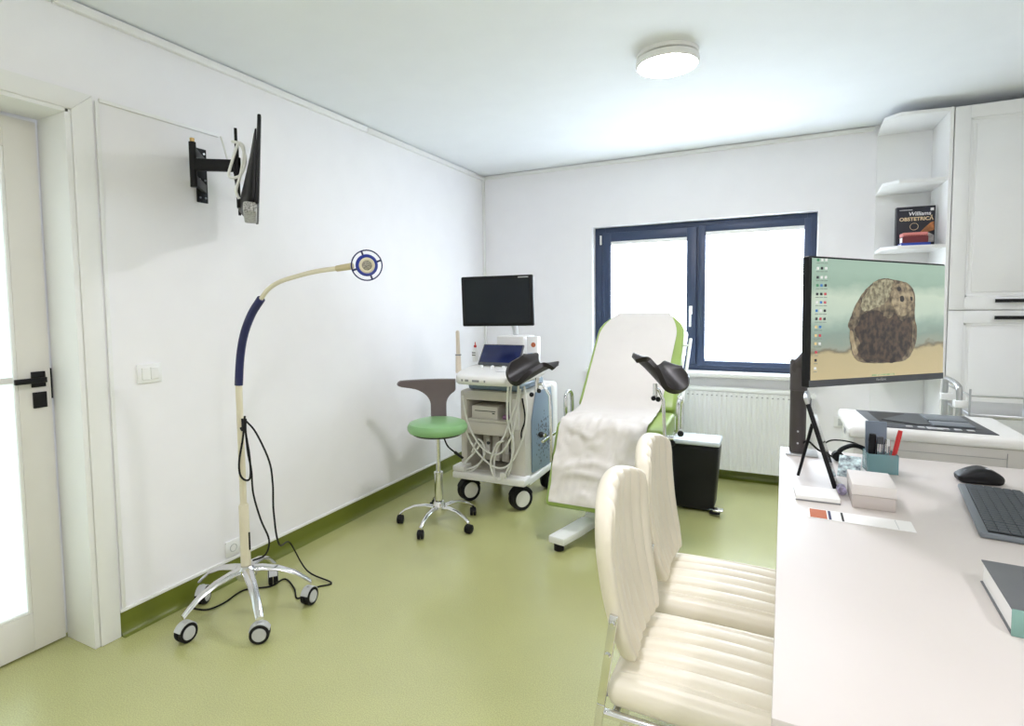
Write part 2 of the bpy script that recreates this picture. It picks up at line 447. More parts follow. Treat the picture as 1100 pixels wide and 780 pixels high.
# ================================================================== left wall fittings
t = thing('cable_conduit', 'thin white cable conduit along wall from door casing towards television', 'conduit', (LW, 0, 0))
B().box(.0005, .012, 1.336, 1.352, .118, 2.236, .002).go('vertical_run', MPVC, t)
B().box(.0005, .012, 1.353, 1.90, 2.236, 2.252, .002).go('horizontal_run', MPVC, t)

t = thing('light_switch', 'white double rocker light switch on wall beside door', 'switch', (LW, 1.505, 1.11))
B().box(.0002, .010, -.055, .055, -.042, .042, .004).go('switch_plate', MPVC, t)
for yy in (-.019, .019): B().rbox((.011, yy, 0), (.004, .018, .027), .003, (1, 2, 2)).go('rocker', MTR, t)
t = thing('wall_socket', 'white power socket low on left wall behind the examination lamp', 'socket', (LW, 1.885, .165))
B().box(.0002, .011, -.042, .042, -.04, .04, .004).go('socket_plate', MPVC, t)
B().lathe([(.021, .0112), (.021, .0125), (.017, .0125), (.016, .004), (0, .004)], 24, M=Matrix.Rotation(rad(90), 4, 'Y'), cap=False).go('socket_well', MLGREY, t)
p = B()
for yy in (-.008, .008): p.cyl((.0045, yy, 0), (.0052, yy, 0), .0025, seg=8)
p.go('contact_holes', MBLK, t)

# television on an articulated wall arm, seen edge-on
tvc = at(274, 188, 'x', -2.075); tvd = tvc-CAM
t = thing('television', 'thin black television on swivel wall bracket, seen edge-on', 'television', tvc, math.atan2(tvd.y, tvd.x)+rad(.3))
# local x runs along the screen (away from the camera), local -y is the screen side
tilt = Matrix.Rotation(rad(3.2), 4, 'X')
B().rbox((0, -.012, .0), (.30, .007, .176), .005, (8, 1, 6), M=tilt).go('panel', MBLK, t)
def tvback(q):
    f = max(0, 1-abs(q.x)/.275)**.35; zz = (q.z+.15)/.30
    q = q.copy()
    q.y = q.y*max(.08, f*(1.15-.95*max(0, zz))) if q.y > 0 else q.y*.05
    return q
B().rbox((0, -.001, -.02), (.272, .062, .150), .02, (10, 2, 8), disp=tvback, M=tilt).go('back_housing', MBLK, t)
B().box(-.29, .29, -.0205, -.0195, -.165, .168, M=tilt).go('screen', mat('tv_screen', (.01, .011, .013), .12), t)
k = B(); k.rbox((-.13, .014, -.190), (.16, .026, .022), .01, (4, 1, 1), M=tilt); k.go('speaker_box', mat('speaker_mesh', (.35, .35, .34), .5, var=.7, scale=160), t)
k = B()
for xx in (-.10, .10): k.box(xx-.012, xx+.012, .064, .076, -.165, .165, .002)
k.box(-.13, .13, .076, .082, -.05, .06, .002); gos(k, 'mount_rail', MBLKM, t)
k = B()
k.tube([V((-.14, .085, .10)), V((-.15, .05, .085)), V((-.15, .035, .02)), V((-.15, .06, -.04)), V((-.15, .10, -.045)), V((-.15, .085, .02)), V((-.15, .06, .09)), V((-.15, .04, .07)), V((-.15, .055, -.03)), V((-.15, .075, -.10)), V((-.15, .065, -.135))], .006, 8, 6)
k.go('cable', MCAB2, t)
# wall arm (fixed to the wall, carries the television)
t = thing('tv_wall_bracket', 'black folding television bracket bolted to left wall', 'bracket', (LW, 1.80, 2.03))
B().box(.0005, .008, -.028, .028, -.128, .128, .002).go('wall_plate', MBLKM, t)
k = B()
for yy in (-.014, .014):
    for zz in (-.105, -.02, .045, .105): k.cyl((.008, yy, zz), (.0115, yy, zz), .005, seg=10)
gos(k, 'bolt', MSTEEL, t)
el = V((.165, -.155, 0))
k = B()
for zz in (-.062, .062):
    d = el-V((.02, 0, 0)); a = math.atan2(d.y, d.x)
    M = TR(.02, 0, zz)@RZ(a); k.box(-.015, d.length, -.009, .009, -.021, .021, .003, M=M)
gos(k, 'lower_arm', MBLKM, t)
B().tube([el+V((0, 0, -.098)), el+V((0, 0, .098))], .015, 16).go('elbow_pin', MBLKM, t)
B().tube([el+V((0, 0, .0985)), el+V((0, 0, .115))], .010, 12).go('pin_cap', mat('brass', (.45, .30, .12), .3, 1), t)
hd = V((.310, -.045, 0)); d = hd-el; M = TR(*el)@RZ(math.atan2(d.y, d.x))
B().box(0, d.length, -.012, .012, -.026, .026, .004, M=M).go('upper_arm', MBLKM, t)
B().tube([hd+V((0, 0, -.036)), hd+V((0, 0, .036))], .016, 16).go('swivel_head', MBLKM, t)
t = B(); t.tube([(LW+.010, 1.910, 2.243), (LW+.03, 1.91, 2.19), (LW+.12, 1.87, 2.07), (LW+.22, 1.83, 2.04), (LW+.27, 1.79, 2.09)], .0045, 8, 6)
tag(t.go('tv_cable', MCAB2), 'white cable drooping from conduit end to the television', 'cable')

# ================================================================== casters
def caster(parent, M, R, m_hub, name='caster', fork=True, wid=.022):
    # twin wheel: wheel axis along local y, stem along z, foot at z=0
    w = B()
    for sy in (-1, 1):
        w.lathe([(0, .002), (R*.78, .002), (R*.98, .004), (R, .010), (R*.97, wid), (R*.72, wid+.002), (R*.70, wid)], 24, cap=False,
                M=TR(0, 0, R)@Matrix.Rotation(rad(-90*sy), 4, 'X'))
    o = w.go(name, MRUB, parent); o.matrix_local = M
    h = B()
    for sy in (-1, 1):
        h.lathe([(R*.70, wid), (R*.66, wid+.003), (0, wid+.004)], 24, cap=False, M=TR(0, 0, R)@Matrix.Rotation(rad(-90*sy), 4, 'X'))
    gos(h, 'wheel_cap', m_hub, o)
    f = B(); f.tube([(0, 0, R*1.0), (0, 0, R*2.15)], R*.25, 10)
    a = [(R*1.08*math.cos(q), R+R*1.08*math.sin(q)) for q in [rad(20+14*i) for i in range(11)]]
    b = [(R*1.0*math.cos(q), R+R*1.0*math.sin(q)) for q in reversed([rad(20+14*i) for i in range(11)])]
    f.prism(a+b, -wid*.9, wid*.9, 'y'); f.go('caster_fork', m_hub if fork else MRUB, o)
    return o

# ================================================================== examination lamp
LX, LY = -2.135, 1.690
t = thing('examination_lamp', 'tall cream gooseneck examination lamp on five-wheel chrome base', 'lamp', (LX, LY, 0))
loc = V((LX, LY, 0))
feet = [(-2.206, 1.439), (-1.893, 1.554), (-1.886, 1.84), (-2.34, 1.71), (-2.205, 1.946)]
ang0 = math.atan2(1.554-LY, -1.893-LX)
leg = None
for i in range(5):
    a = ang0+i*2*math.pi/5
    if leg is None:
        k = B(); L = .275; ring = []
        st = [(0.02, .205, .026, .020), (.07, .203, .024, .018), (.14, .190, .021, .015), (.21, .160, .019, .013), (.255, .126, .018, .012), (.280, .104, .017, .011)]
        for (x, z, hw, hh) in st:
            ring.append([k.b.verts.new((x, hw*math.cos(q), z+hh*math.sin(q)*(1 if math.sin(q) > 0 else .45))) for q in [2*math.pi*j/12 for j in range(12)]])
        for p, q in zip(ring, ring[1:]):
            for j in range(12): k.b.faces.new((p[j], p[(j+1) % 12], q[(j+1) % 12], q[j]))
        k.b.faces.new(ring[0]); k.b.faces.new(ring[-1])
        leg = k.go('leg', MALU, t); leg.rotation_euler.z = a
        cst = caster(leg, TR(.268, 0, 0)@RZ(rad(75)), .041, MLGREY, wid=.021)
    else:
        c = leg.copy(); COL.objects.link(c); c.parent = t; c.rotation_euler.z = a
for c in [o for o in t.children if o.name.startswith('leg') and o is not leg]:
    a = c.rotation_euler.z
    n = cst.copy(); COL.objects.link(n); n.parent = t
    n.matrix_local = RZ(a)@TR(.268, 0, 0)@RZ(random.uniform(0, 3)); n.name = 'caster'
    for g in cst.children:
        d = g.copy(); COL.objects.link(d); d.parent = n
cst.parent = t; cst.matrix_local = RZ(ang0)@TR(.268, 0, 0)@RZ(rad(70))
B().lathe([(0, .165), (.035, .165), (.045, .18), (.045, .215), (.032, .228), (0, .228)], 24).go('hub', MALU, t)
B().lathe([(0, .229), (.0215, .229), (.0215, .50), (.019, .508), (0, .508)], 24).go('pole_sleeve', MCREAM, t)
B().tube([(.021, .006, .30), (.0222, .006, .30), (.0222, .006, .38)], .004, 6).go('sleeve_label', MBLK, t)
B().tube([(0, 0, .508), (0, 0, 1.05)], .0145, 16).go('pole', MCREAM, t)
def lp(px, py, y=LY): return at(px, py, 'y', y)-loc
np_ = [lp(258, 415), lp(258, 385), lp(262, 360), lp(270, 338), lp(280.5, 331-10)]
np_[0] = V((0, 0, 1.0505))
B().tube(np_, .0175, 16, 6).go('grip_sleeve', MNAVY, t)
gn = [lp(280.5, 321), lp(288, 311), lp(300, 303), lp(318, 297), lp(340, 291.5), lp(362, 288.5)]
B().tube(gn, .0095, 12, 6).go('gooseneck', MCREAM, t)
B().tube([gn[-1], lp(378, 286)], [.012, .014], 14).go('neck_collar', mat('tan_collar', (.55, .47, .28), .4), t)
hc = lp(394, 285); nrm = (CAM-(hc+loc)).normalized(); nrm = (nrm+V((.12, 0, -.06))).normalized()
q = V((0, 0, 1)).rotation_difference(nrm).to_matrix().to_4x4(); HM = TR(*hc)@q@RZ(rad(-25))
head = B().lathe([(0, -.06), (.025, -.058), (.036, -.04), (.0415, -.012), (.0415, .004), (.036, .010), (.030, .008)], 32, M=HM, cap=False).go('lamp_head', MBLUE, t)
B().lathe([(.030, .0082), (.024, .012), (.019, .010)], 32, M=HM, cap=False).go('lens_ring', MCREAM, head)
B().lathe([(.0195, .009), (0, .011)], 24, M=HM, cap=False).go('lens', mat('faceted_lens', (.35, .33, .28), .15, .6, var=.8, scale=220), head)
B().ring((0, 0, .004), .057, .0026, M=HM).go('guard_ring', MNAVY, head)
k = B()
for i in range(4):
    a = i*math.pi/2; k.box(.040, .057, -.0035, .0035, .0, .007, .001, M=HM@RZ(a))
gos(k, 'guard_spoke', MNAVY, head)
k = B(); k.tube([(.012, -.008, .86), (.028, -.014, .852), (.034, -.016, .87), (.034, -.016, .905)], .005, 8, 5); k.go('cable_hook', MBLK, t)
def lc(l, y=LY): return [at(x, yy, 'y', y)-loc for x, yy in l]
cb = B()
cb.tube(lc([(263, 447), (261, 470), (257, 495), (258, 510), (264, 516), (269, 512), (268, 490), (264, 465), (264, 450)], LY-.03), .0045, 8, 6)
cb.tube(lc([(263, 455), (266, 485), (270, 505), (272, 530), (280, 558), (289, 580), (285, 596), (272, 602)], LY-.03), .004, 8, 6)
pts = lc([(264, 452), (275, 465), (289, 495), (293, 520), (294, 550), (300, 585)], LY-.03)
pts += [at(312, 602, 'z', .006)-loc+V((0, 0, .10)), at(330, 617, 'z', .006)-loc+V((0, 0, .02)), at(356, 626, 'z', .005)-loc, at(340, 631, 'z', .005)-loc, at(320, 643, 'z', .005)-loc, at(316, 632, 'z', .005)-loc, at(306, 622, 'z', .005)-loc, at(290, 630, 'z', .005)-loc, at(262, 634, 'z', .005)-loc, at(240, 648, 'z', .005)-loc, at(222, 655, 'z', .005)-loc, at(205, 653, 'z', .005)-loc]
cb.tube(pts, .004, 8, 6)
cb.go('power_cable', MRUB, t)

# ================================================================== stool
SX, SY = -1.905, 2.955
t = thing('rolling_stool', 'round green saddle stool with brown T-shaped backrest and chrome base', 'stool', (SX, SY, 0))
B().lathe([(0, .592), (.158, .592), (.180, .600), (.19, .618), (.19, .636), (.178, .656), (.145, .668), (.08, .672), (0, .672)], 48).go('seat', MSEATG, t)
B().lathe([(0, .560), (.05, .560), (.15, .582), (.165, .5915), (0, .5915)], 32).go('seat_pan', MBLK, t)
B().tube([(0, 0, .33), (0, 0, .5595)], .014, 16).go('gas_piston', MCHR, t)
B().lathe([(0, .155), (.026, .155), (.026, .325), (.029, .327), (.029, .338), (0, .338)], 24).go('gas_sleeve', MCHR, t)
B().lathe([(0, .055), (.030, .06), (.042, .085), (.042, .125), (.03, .150), (0, .1545)], 24).go('hub', MCHR, t)
k = B(); k.tube([(.06, -.02, .563), (.10, -.04, .52), (.16, -.05, .49)], [.005, .005, .005], 8, 5); k.tube([(.155, -.049, .492), (.215, -.058, .465)], [.010, .008], 10); k.go('height_lever', MBLK, t)
# backrest: T outline, bent
bd = V((-.10, .17, 0)); ba = math.atan2(bd.y, bd.x)-math.pi/2
def back(u, v):
    z = .60+.305*v
    if z < .73: hw = .052
    else:
        s_ = min(1, (z-.73)/.135); hw = .052+.21*(1-math.sqrt(max(0, 1-s_*s_)))*1.0 if s_ < 1 else .262
    if z > .885: hw = .262-.02*((z-.885)/.02)**2
    x = (u*2-1)*hw
    if x > 0 and hw > .115: x *= .115/hw
    return V((x, .205+.012*math.sin(v*3)-.9*x*x, z))
B().sheet(back, 16, 30, .026, M=RZ(ba)).go('backrest', MBROWN, t)
k = B(); k.box(-.03, .03, .02, .200, .5745, .5875, .003, M=RZ(ba)); k.go('back_bracket', MBLK, t)
a0 = math.atan2(2.713-SY, -1.897-SX)+rad(4); leg = None
for i in range(5):
    a = a0+i*2*math.pi/5
    if leg is None:
        k = B(); st = [(.030, .108, .017, .014), (.09, .118, .016, .012), (.16, .112, .014, .010), (.22, .088, .012, .009), (.255, .062, .011, .008)]; ring = []
        for (x, z, hw, hh) in st: ring.append([k.b.verts.new((x, hw*math.cos(q), z+hh*math.sin(q))) for q in [2*math.pi*j/12 for j in range(12)]])
        for p, q in zip(ring, ring[1:]):
            for j in range(12): k.b.faces.new((p[j], p[(j+1) % 12], q[(j+1) % 12], q[j]))
        k.b.faces.new(ring[0]); k.b.faces.new(ring[-1]); leg = k.go('leg', MCHR, t); leg.rotation_euler.z = a
        c0 = caster(t, RZ(a)@TR(.252, 0, 0)@RZ(.4), .0265, MBLK, fork=False, wid=.018)
    else:
        c = leg.copy(); COL.objects.link(c); c.parent = t; c.rotation_euler.z = a
        child_copy(c0, RZ(a)@TR(.252, 0, 0)@RZ(random.uniform(0, 3)), t)

# ================================================================== ultrasound machine
UR = rad(1); UO = V((-1.745, 3.665, 0))
t = thing('ultrasound_machine', 'white ultrasound scanner on wheels with black monitor and hanging cables', 'ultrasound', UO, UR)
UI = (TR(*UO)@RZ(UR)).inverted()
def U(px, py, yl):
    # pixel on the plane local y = yl
    n = RZ(UR).to_3x3()@V((0, 1, 0)); p0 = UO+n*yl
    return UI@at_plane(px, py, p0, n)
# base tray + body
k = B(); k.box(-.275, .275, -.36, -.24, .185, .235, .012); k.box(-.27, .27, -.25, .30, .165, .215, .01); k.box(-.275, -.18, -.36, -.24, .235, .275, .012)
base = k.go('base', MUSW, t)
for (x, y, r) in ((-.205, -.245, -.55), (.205, -.265, -.6), (.225, .24, -.2), (-.215, .24, .5)):
    if x == -.205: cu = caster(t, TR(x, y, 0)@RZ(math.pi/2+r), .080, MUSW, fork=False, wid=.032)
    else: child_copy(cu, TR(x, y, 0)@RZ(math.pi/2+r), t)
# body shell with open bays
k = B()
k.box(-.25, -.195, -.28, .26, .216, .80, .02); k.box(.135, .25, -.28, .26, .216, .80, .02)
k.box(-.2, .14, .10, .26, .216, .80); k.box(-.2, .14, -.285, .1, .735, .80, .006)
k.box(-.2, .14, -.285, .1, .585, .60, .002); k.box(-.2, .14, -.25, .1, .217, .235)
k.go('body_shell', MUSB, t)
k = B(); k.box(-.193, .133, -.292, .09, .495, .583, .008); k.go('drawer', MUSB, t)
k = B(); k.box(-.192, .132, .05, .098, .237, .49); k.go('bay_back', MGREY, t)
k = B()
for x in (-.15, -.075, .0, .075): k.box(x, x+.055, -.12, .05, .27, .45, .004)
gos(k, 'probe_connector', MUSB, t)
k = B()
for x in (-.12, .03): k.box(x, x+.03, -.135, -.121, .33, .43, .002)
gos(k, 'connector_latch', MUSW, t)
k = B(); k.cyl((-.10, -.14, .40), (-.10, -.128, .40), .012, seg=12); k.cyl((.09, -.14, .36), (.09, -.128, .36), .02, seg=12); gos(k, 'connector_knob', MDGREY, t)
k = B(); k.box(-.165, .035, -.26, .05, .6005, .69, .004); pr_ = k.go('thermal_printer', MUSB, t)
k = B(); k.box(-.14, .02, -.262, -.2605, .655, .660); k.box(-.005, .015, -.262, -.2605, .640, .647); k.go('printer_slot', MBLK, pr_)
k = B(); k.box(.045, .128, -.10, .05, .6005, .73); k.go('bay_module', MGREY, t)
k = B(); k.lathe([(0, 0), (.022, .002), (.03, .015), (.022, .03), (0, .032)], 14, M=TR(.09, -.22, .603)); k.ball((.075, -.235, .618), .014, 8); k.go('purple_roll', MPURP, t)
# cover panels: right side blue-grey with vents, rear white cap
k = B(); k.prism([(-.18, .235), (.235, .20), (.235, .62), (.20, .785), (-.10, .785), (-.18, .60)], .2505, .262, 'x', .004); sp_ = k.go('side_panel', MUSBL, t)
k = B(); rnd = random.Random(3)
for i in range(190):
    y, z = rnd.gauss(.05, .085), rnd.gauss(.46, .085)
    if abs(y-.05) < .19 and abs(z-.46) < .21:
        s_ = rnd.uniform(.005, .010)
        k.flat([(.2626, y+s_*math.cos(q), z+s_*math.sin(q)) for q in (0, 1.05, 2.1, 3.14, 4.19, 5.24)])
ho = k.go('vent_holes', MDGREY, sp_, recalc=False); ho['kind'] = 'stuff'
k = B(); k.rbox((0, .295, .48), (.265, .055, .33), .035, (3, 2, 4)); k.go('rear_cover', MUSW, t)
k = B(); k.rbox((.0, -.02, .83), (.20, .23, .028), .02, (3, 3, 1)); k.go('top_deck', MUSBL, t)
k = B(); k.tube([(-.03, -.02, .845), (-.03, -.03, .885)], .12, 20); k.go('swivel_neck', MDGREY, t)
# control console
def con(q):
    q = q.copy(); f = (q.y+.22)/.44
    q.x *= 1-.34*max(0, 1-f)**4
    q.y -= .05*(1-(q.x/.31)**2)*(1-f)
    q.z += .03*f
    return q
cns = B().rbox((.04, -.26, .905), (.275, .22, .034), .03, (10, 8, 1), disp=con).go('control_console', MUSW, t)
# console faces: trackball ring, ports, small buttons
def conz(x, y):
    f = (y+.25+.22)/.44; return .905+.034+.03*f+.001
k = B()
k.ring((0, 0, 0), .042, .002, M=TR(.11, -.33, conz(.11, -.33))@Matrix.Diagonal((1.15, .8, 1, 1)), seg=24, rs=6)
for x, y in ((.02, -.28), (.045, -.255), (.08, -.25), (.12, -.25), (.155, -.26)): k.ring((0, 0, 0), .012, .0015, M=TR(x, y, conz(x, y)), seg=14, rs=5)
k.go('trackball_ring', MLGREY, cns)
k = B()
for i in range(4):
    p = (-.10+.085*i, -.225, conz(0, -.225)); k.lathe([(0, .018), (.010, .018), (.011, 0), (0, 0)], 14, M=TR(*p))
gos(k, 'dial', MPVC, cns)
k = B()
for x, w_ in ((-.10, .012), (-.07, .026), (-.015, .05), (.07, .01)):
    yy = -.48-.05*(1-((x+w_/2-.04)/.31)**2)+.002
    k.box(x, x+w_, yy-.004, yy+.002, .898, .912)
gos(k, 'usb_port', MGREY, cns)
# touch panel
tp = [U(501, 398, -.16), U(548, 398, -.16)]
M = TR(.0, -.155, .985)@Matrix.Rotation(rad(-38), 4, 'X')
tsc = B().box(-.16, .16, -.008, .008, -.02, .155, .006, M=M).go('touch_panel', MDGREY, t)
B().box(-.15, .15, -.0088, -.0083, .0, .145, M=M).go('touch_screen', mat('touch_glass', (.012, .02, .09), .08, var=.2), tsc)
B().box(-.15, .13, -.145, -.08, .965, 1.0, .01).go('panel_foot', MUSW, t)
# document printer box and accessory box behind the panel
k = B(); k.box(-.10, .115, .02, .25, .86, 1.165, .01); k.go('report_printer', MUSW, t)
k = B(); k.box(-.02, .06, .0195, .0199, 1.085, 1.092); k.go('printer_lettering', MLGREY, t)
# monitor on its arm
k = B(); k.tube([(-.02, .20, 1.165), (-.03, .16, 1.26), (-.03, -.12, 1.34)], .022, 12, 5); k.go('monitor_arm', MLGREY, t)
mc = UI@V((-1.686, 3.377, 1.421)); MM = TR(*mc)@RZ(rad(7.4)-UR)@Matrix.Rotation(rad(-.5), 4, 'Y')@Matrix.Rotation(rad(2.3), 4, 'X')
mo = B().rbox((0, .012, 0), (.255, .016, .170), .010, (4, 1, 4), M=MM).go('monitor', MBLK, t)
B().box(-.232, .232, -.0048, -.0043, -.148, .148, M=MM).go('monitor_screen', mat('dark_screen', (.008, .012, .016), .12, var=0, spec=.3), mo)
B().box(.155, .225, -.0046, -.0043, .153, .158, M=MM).go('monitor_lettering', MLGREY, mo)
B().rbox((0, .04, -.02), (.09, .018, .07), .01, (1, 1, 1), M=MM).go('monitor_mount', MLGREY, mo)
# probes in holders
pp = U(491.5, 357, -.20); pb = U(492.5, 396, -.20)
k = B(); k.tube([pb+V((0, 0, .10)), pp], [.0155, .0145], 14); k.ball(pp, .0145, 10); k.go('probe_wand', MSKIN, t)
k = B(); k.tube([pb+V((0, 0, -.03)), pb+V((0, 0, .10))], [.021, .019], 14); k.go('probe_handle', MSKIN, t)
k = B(); k.ring((0, 0, 0), .019, .004, M=TR(*(pb+V((0, 0, .10)))), seg=20, rs=6); k.go('probe_band', MGREY, t)
# cables looping in front
def ul(l, y): return [U(a, b, y) for a, b in l]
for pts, yl, r in (
    ([(549, 412), (548, 440), (551, 470), (549, 500), (541, 518), (531, 508), (533, 485), (543, 465), (555, 430), (557, 412)], -.325, .008),
    ([(497, 425), (503, 455), (517, 480), (535, 488), (549, 470), (556, 440), (559, 418)], -.335, .007),
    ([(499, 460), (512, 485), (532, 502), (548, 498), (562, 470), (566, 440), (563, 415)], -.345, .007),
    ([(496, 500), (508, 488), (517, 478), (519, 492), (506, 506), (492, 507)], -.31, .008),
    ([(500, 505), (515, 498), (521, 483), (514, 472), (507, 486)], -.32, .007),
    ([(546, 412), (545, 450), (552, 480), (545, 505), (535, 516), (527, 500), (533, 478), (541, 474)], -.36, .007)):
    B().tube(ul(pts, yl), r, 8, 6).go('probe_cable', MCAB2, t)
k = B(); c_ = U(541, 511, -.365); k.box(c_.x-.025, c_.x+.02, c_.y-.012, c_.y+.012, c_.z-.015, c_.z+.02, .005); k.go('cable_plug', MUSW, t)
k = B(); k.tube(ul([(561, 428), (564, 450), (560, 465), (561, 475)], -.29), .006, 8, 5); k.go('dark_cable', MBLK, t)
k = B(); k.box(.165, .215, -.305, -.281, .55, .76, .008); k.go('probe_rest', MUSW, t)
# loose things on the machine
p = UO+RZ(UR).to_3x3()@V((-.215, -.10, .985))
t = thing('gel_bottle', 'small white gel bottle with red cap on the ultrasound console', 'bottle', p)
B().lathe([(0, 0), (.022, 0), (.023, .01), (.023, .075), (.012, .10), (.009, .102), (0, .102)], 20).go('bottle_body', MPVC, t)
B().lathe([(.0, .1025), (.010, .1025), (.010, .118), (.004, .122), (.003, .142), (0, .142)], 16).go('bottle_cap', MRED, t)
k = B()
for z in (.045, .062): k.box(-.014, .014, -.0245, -.0232, z, z+.006)
k.go('label_print', MBLK, t)
p = UO+RZ(UR).to_3x3()@V((.175, .07, .8595))
t = thing('tissue_carton', 'upright white carton with orange disc and blue corner behind touch panel', 'carton', p, UR)
B().box(-.042, .042, -.03, .03, 0, .305, .002).go('carton_body', MPVC, t)
B().lathe([(.018, 0), (0, 0)], 20, M=TR(.01, -.0305, .245)@Matrix.Rotation(rad(90), 4, 'X'), cap=False).go('orange_disc', MORG, t)
k = B(); k.prism([(-.035, .13), (.03, .13), (.03, .175), (.0, .185), (-.035, .18)], -.0308, -.0304, 'y'); k.go('blue_print', mat('cyan_print', (.02, .22, .55), .5), t)

# ================================================================== gynaecological chair
GX = -.885
t = thing('examination_chair', 'green gynaecological examination chair covered with white paper sheet', 'examination chair', (GX, 3.35, 0))
O = V((GX, 3.35, 0))
def G(px, py, ax, v): return at(px, py, ax, v)-O
prof = [V((0, 3.0, .215)), V((0, 3.215, .665)), V((0, 3.62, .70)), V((0, 4.215, 1.315))]
def section(name, a, b, hw, th, n, taper=None):
    d = (b-a); L = d.length; ang = math.atan2(d.z, d.y)
    M = TR(0, a.y-O.y, a.z)@Matrix.Rotation(ang, 4, 'X')
    def dsp(q):
        q = q.copy()
        if taper: q.x *= taper((q.y+L/2)/L)
        return q
    return B().rbox((0, L/2, -th/2), (hw, L/2-.004, th/2), .025, n, disp=dsp, M=M).go(name, MGRN, t)
section('leg_cushion', prof[0], prof[1], .318, .085, (6, 6, 1))
section('seat_cushion', prof[1]+V((0, .01, -.005)), prof[2]+V((0, .03, 0)), .325, .13, (6, 6, 1))
section('back_cushion', prof[2]+V((0, .02, .01)), prof[3], .322, .10, (8, 14, 1), lambda f: 1-.03*f-(0 if f < .80 else .36*((f-.80)/.20)**2))
# white moulded shell behind the backrest
d = prof[3]-prof[2]; ang = math.atan2(d.z, d.y); MB_ = TR(0, prof[2].y-O.y, prof[2].z)@Matrix.Rotation(ang, 4, 'X')
B().rbox((0, .44, -.135), (.315, .36, .030), .025, (4, 6, 1), M=MB_).go('back_shell', MENAM, t)
# paper sheet following the cushions
path = []
for a, b, n in ((prof[0], prof[1], 26), (prof[1], prof[2], 18), (prof[2], prof[3], 34)):
    for i in range(n): path.append(a.lerp(b, i/n))
path.append(prof[3]); path[0] = prof[0].lerp(prof[1], .045)
for _ in range(5): path = [path[0]]+[(path[i-1]+path[i]*2+path[i+1])/4 for i in range(1, len(path)-1)]+[path[-1]]
NP = len(path)-1
def sheetfn(u, v):
    i = v*NP; k_ = min(int(i), NP-1); f = i-k_
    p = path[k_].lerp(path[k_+1], f); tg = (path[min(k_+2, NP)]-path[max(k_-1, 0)]).normalized()
    n = V((0, -tg.z, tg.y)); n = n if n.z > 0 or n.y < 0 else -n
    xl, xr = -.288+.0*v, .235
    if v > .5: xr = .23+.045*(v-.5)*2
    if v > .88: s_ = (v-.88)/.12; xl += .115*s_*s_; xr -= .085*s_*s_
    x = xl+(xr-xl)*u
    amp = .017*min(1, v*12+.25) if v < .36 else (.017-.0155*min(1, (v-.36)/.12))
    rg = lambda a: 1-abs(noise.noise(a))*2.2
    w_ = max(0, rg(V((x*5+v*7, v*11-x*3, .3))))**2*amp*1.1+max(0, rg(V((x*9+p.y*4, v*6-x*11, 4.3))))**3*amp*.8
    w_ += noise.noise(V((x*4, v*9, 2.2)))*amp*.8
    off = .012+abs(w_)
    q = p+n*off
    return V((x, q.y-O.y, q.z))
B().sheet(sheetfn, 40, 110, .002).go('paper_sheet', MSHEET, t, sharp=80)
# base: column and splayed feet
B().rbox((0, .13, .31), (.13, .20, .235), .03, (2, 2, 3)).go('column', MENAM, t)
k = B()
k.box(-.155, .155, -.10, .42, .040, .10, .015)
base = k.go('base', MENAM, t)
for sx in (-1, 1):
    k = B(); k.prism([(sx*.06, -.101), (sx*.10, -.30), (sx*.150, -.475), (sx*.25, -.455), (sx*.165, -.101)], .042, .085, 'z', .008); k.go('foot', MENAM, t)
    k = B(); k.lathe([(0, 0), (.028, 0), (.028, .0415), (0, .0415)], 16, M=TR(sx*.195, -.43, 0)); k.go('rubber_pad', MRUB, t)
    k = B(); k.lathe([(0, 0), (.028, 0), (.028, .0395), (0, .0395)], 16, M=TR(sx*.12, .36, 0)); k.go('rubber_pad', MRUB, t)
# side rails, grips, leg holders
for sx in (-1, 1):
    k = B(); k.tube([(sx*.348, -.29, .575), (sx*.348, .30, .60)], .0095, 10)
    for yy in (-.02, .25): k.tube([(sx*.315, yy, .59), (sx*.348, yy, .59)], .007, 8)
    k.go('side_rail', MCHR, t)
    k = B(); k.tube([(sx*.36, .16, .60), (sx*.362, .16, .76), (sx*.364, .19, .80), (sx*.364, .25, .80), (sx*.362, .29, .76), (sx*.36, .29, .60)], .0125, 10, 5); k.go('hand_grip', MCHR, t)
k = B(); a, b = MB_@V((.352, .10, -.05)), MB_@V((.352, .66, -.05)); k.tube([a, b], .011, 10)
for q in (.16, .60): k.tube([MB_@V((.30, q, -.05)), MB_@V((.352, q, -.05))], .007, 8)
k.go('back_rail', MENAM, t)
def saddle(name, P0, ax3, ac3, dist, w, L, dep, m):
    # moulded calf trough; ax3 / ac3: axis and width directions as (right, up, away) seen from the room's middle
    axis = (RT*ax3[0]+UP*ax3[1]+FW*ax3[2]).normalized(); acr = (RT*ac3[0]+UP*ac3[1]+FW*ac3[2]).normalized()
    nv = acr.cross(axis).normalized()
    if nv.z < 0: nv = -nv
    def fn(u, v):
        s_ = u*2-1; a_ = abs(s_)
        fl = max(0, (v-.55)/.45)**2
        x = s_*w/2*(1+.06*v)+s_*a_*.030*fl
        up = dep*(a_**2.7)-.05*fl*a_**4
        y = v*L*(.80+.24*min(1, a_*1.25)**2-.10*max(0, a_-.8)/.2)-(1-v)*.035*(1-s_*s_)
        cr_ = max(0, (a_-.62)/.38)**3; y += cr_*(.045*(1-v)**2-.060*v*v)
        return V(P0)+axis*y+acr*x+nv*up
    return B().sheet(fn, 36, 20, .028).go(name, m, t, sharp=60)
def knob(p, r=.016): return B().ball(p, r, 12).go('clamp_knob', MBLK, t)
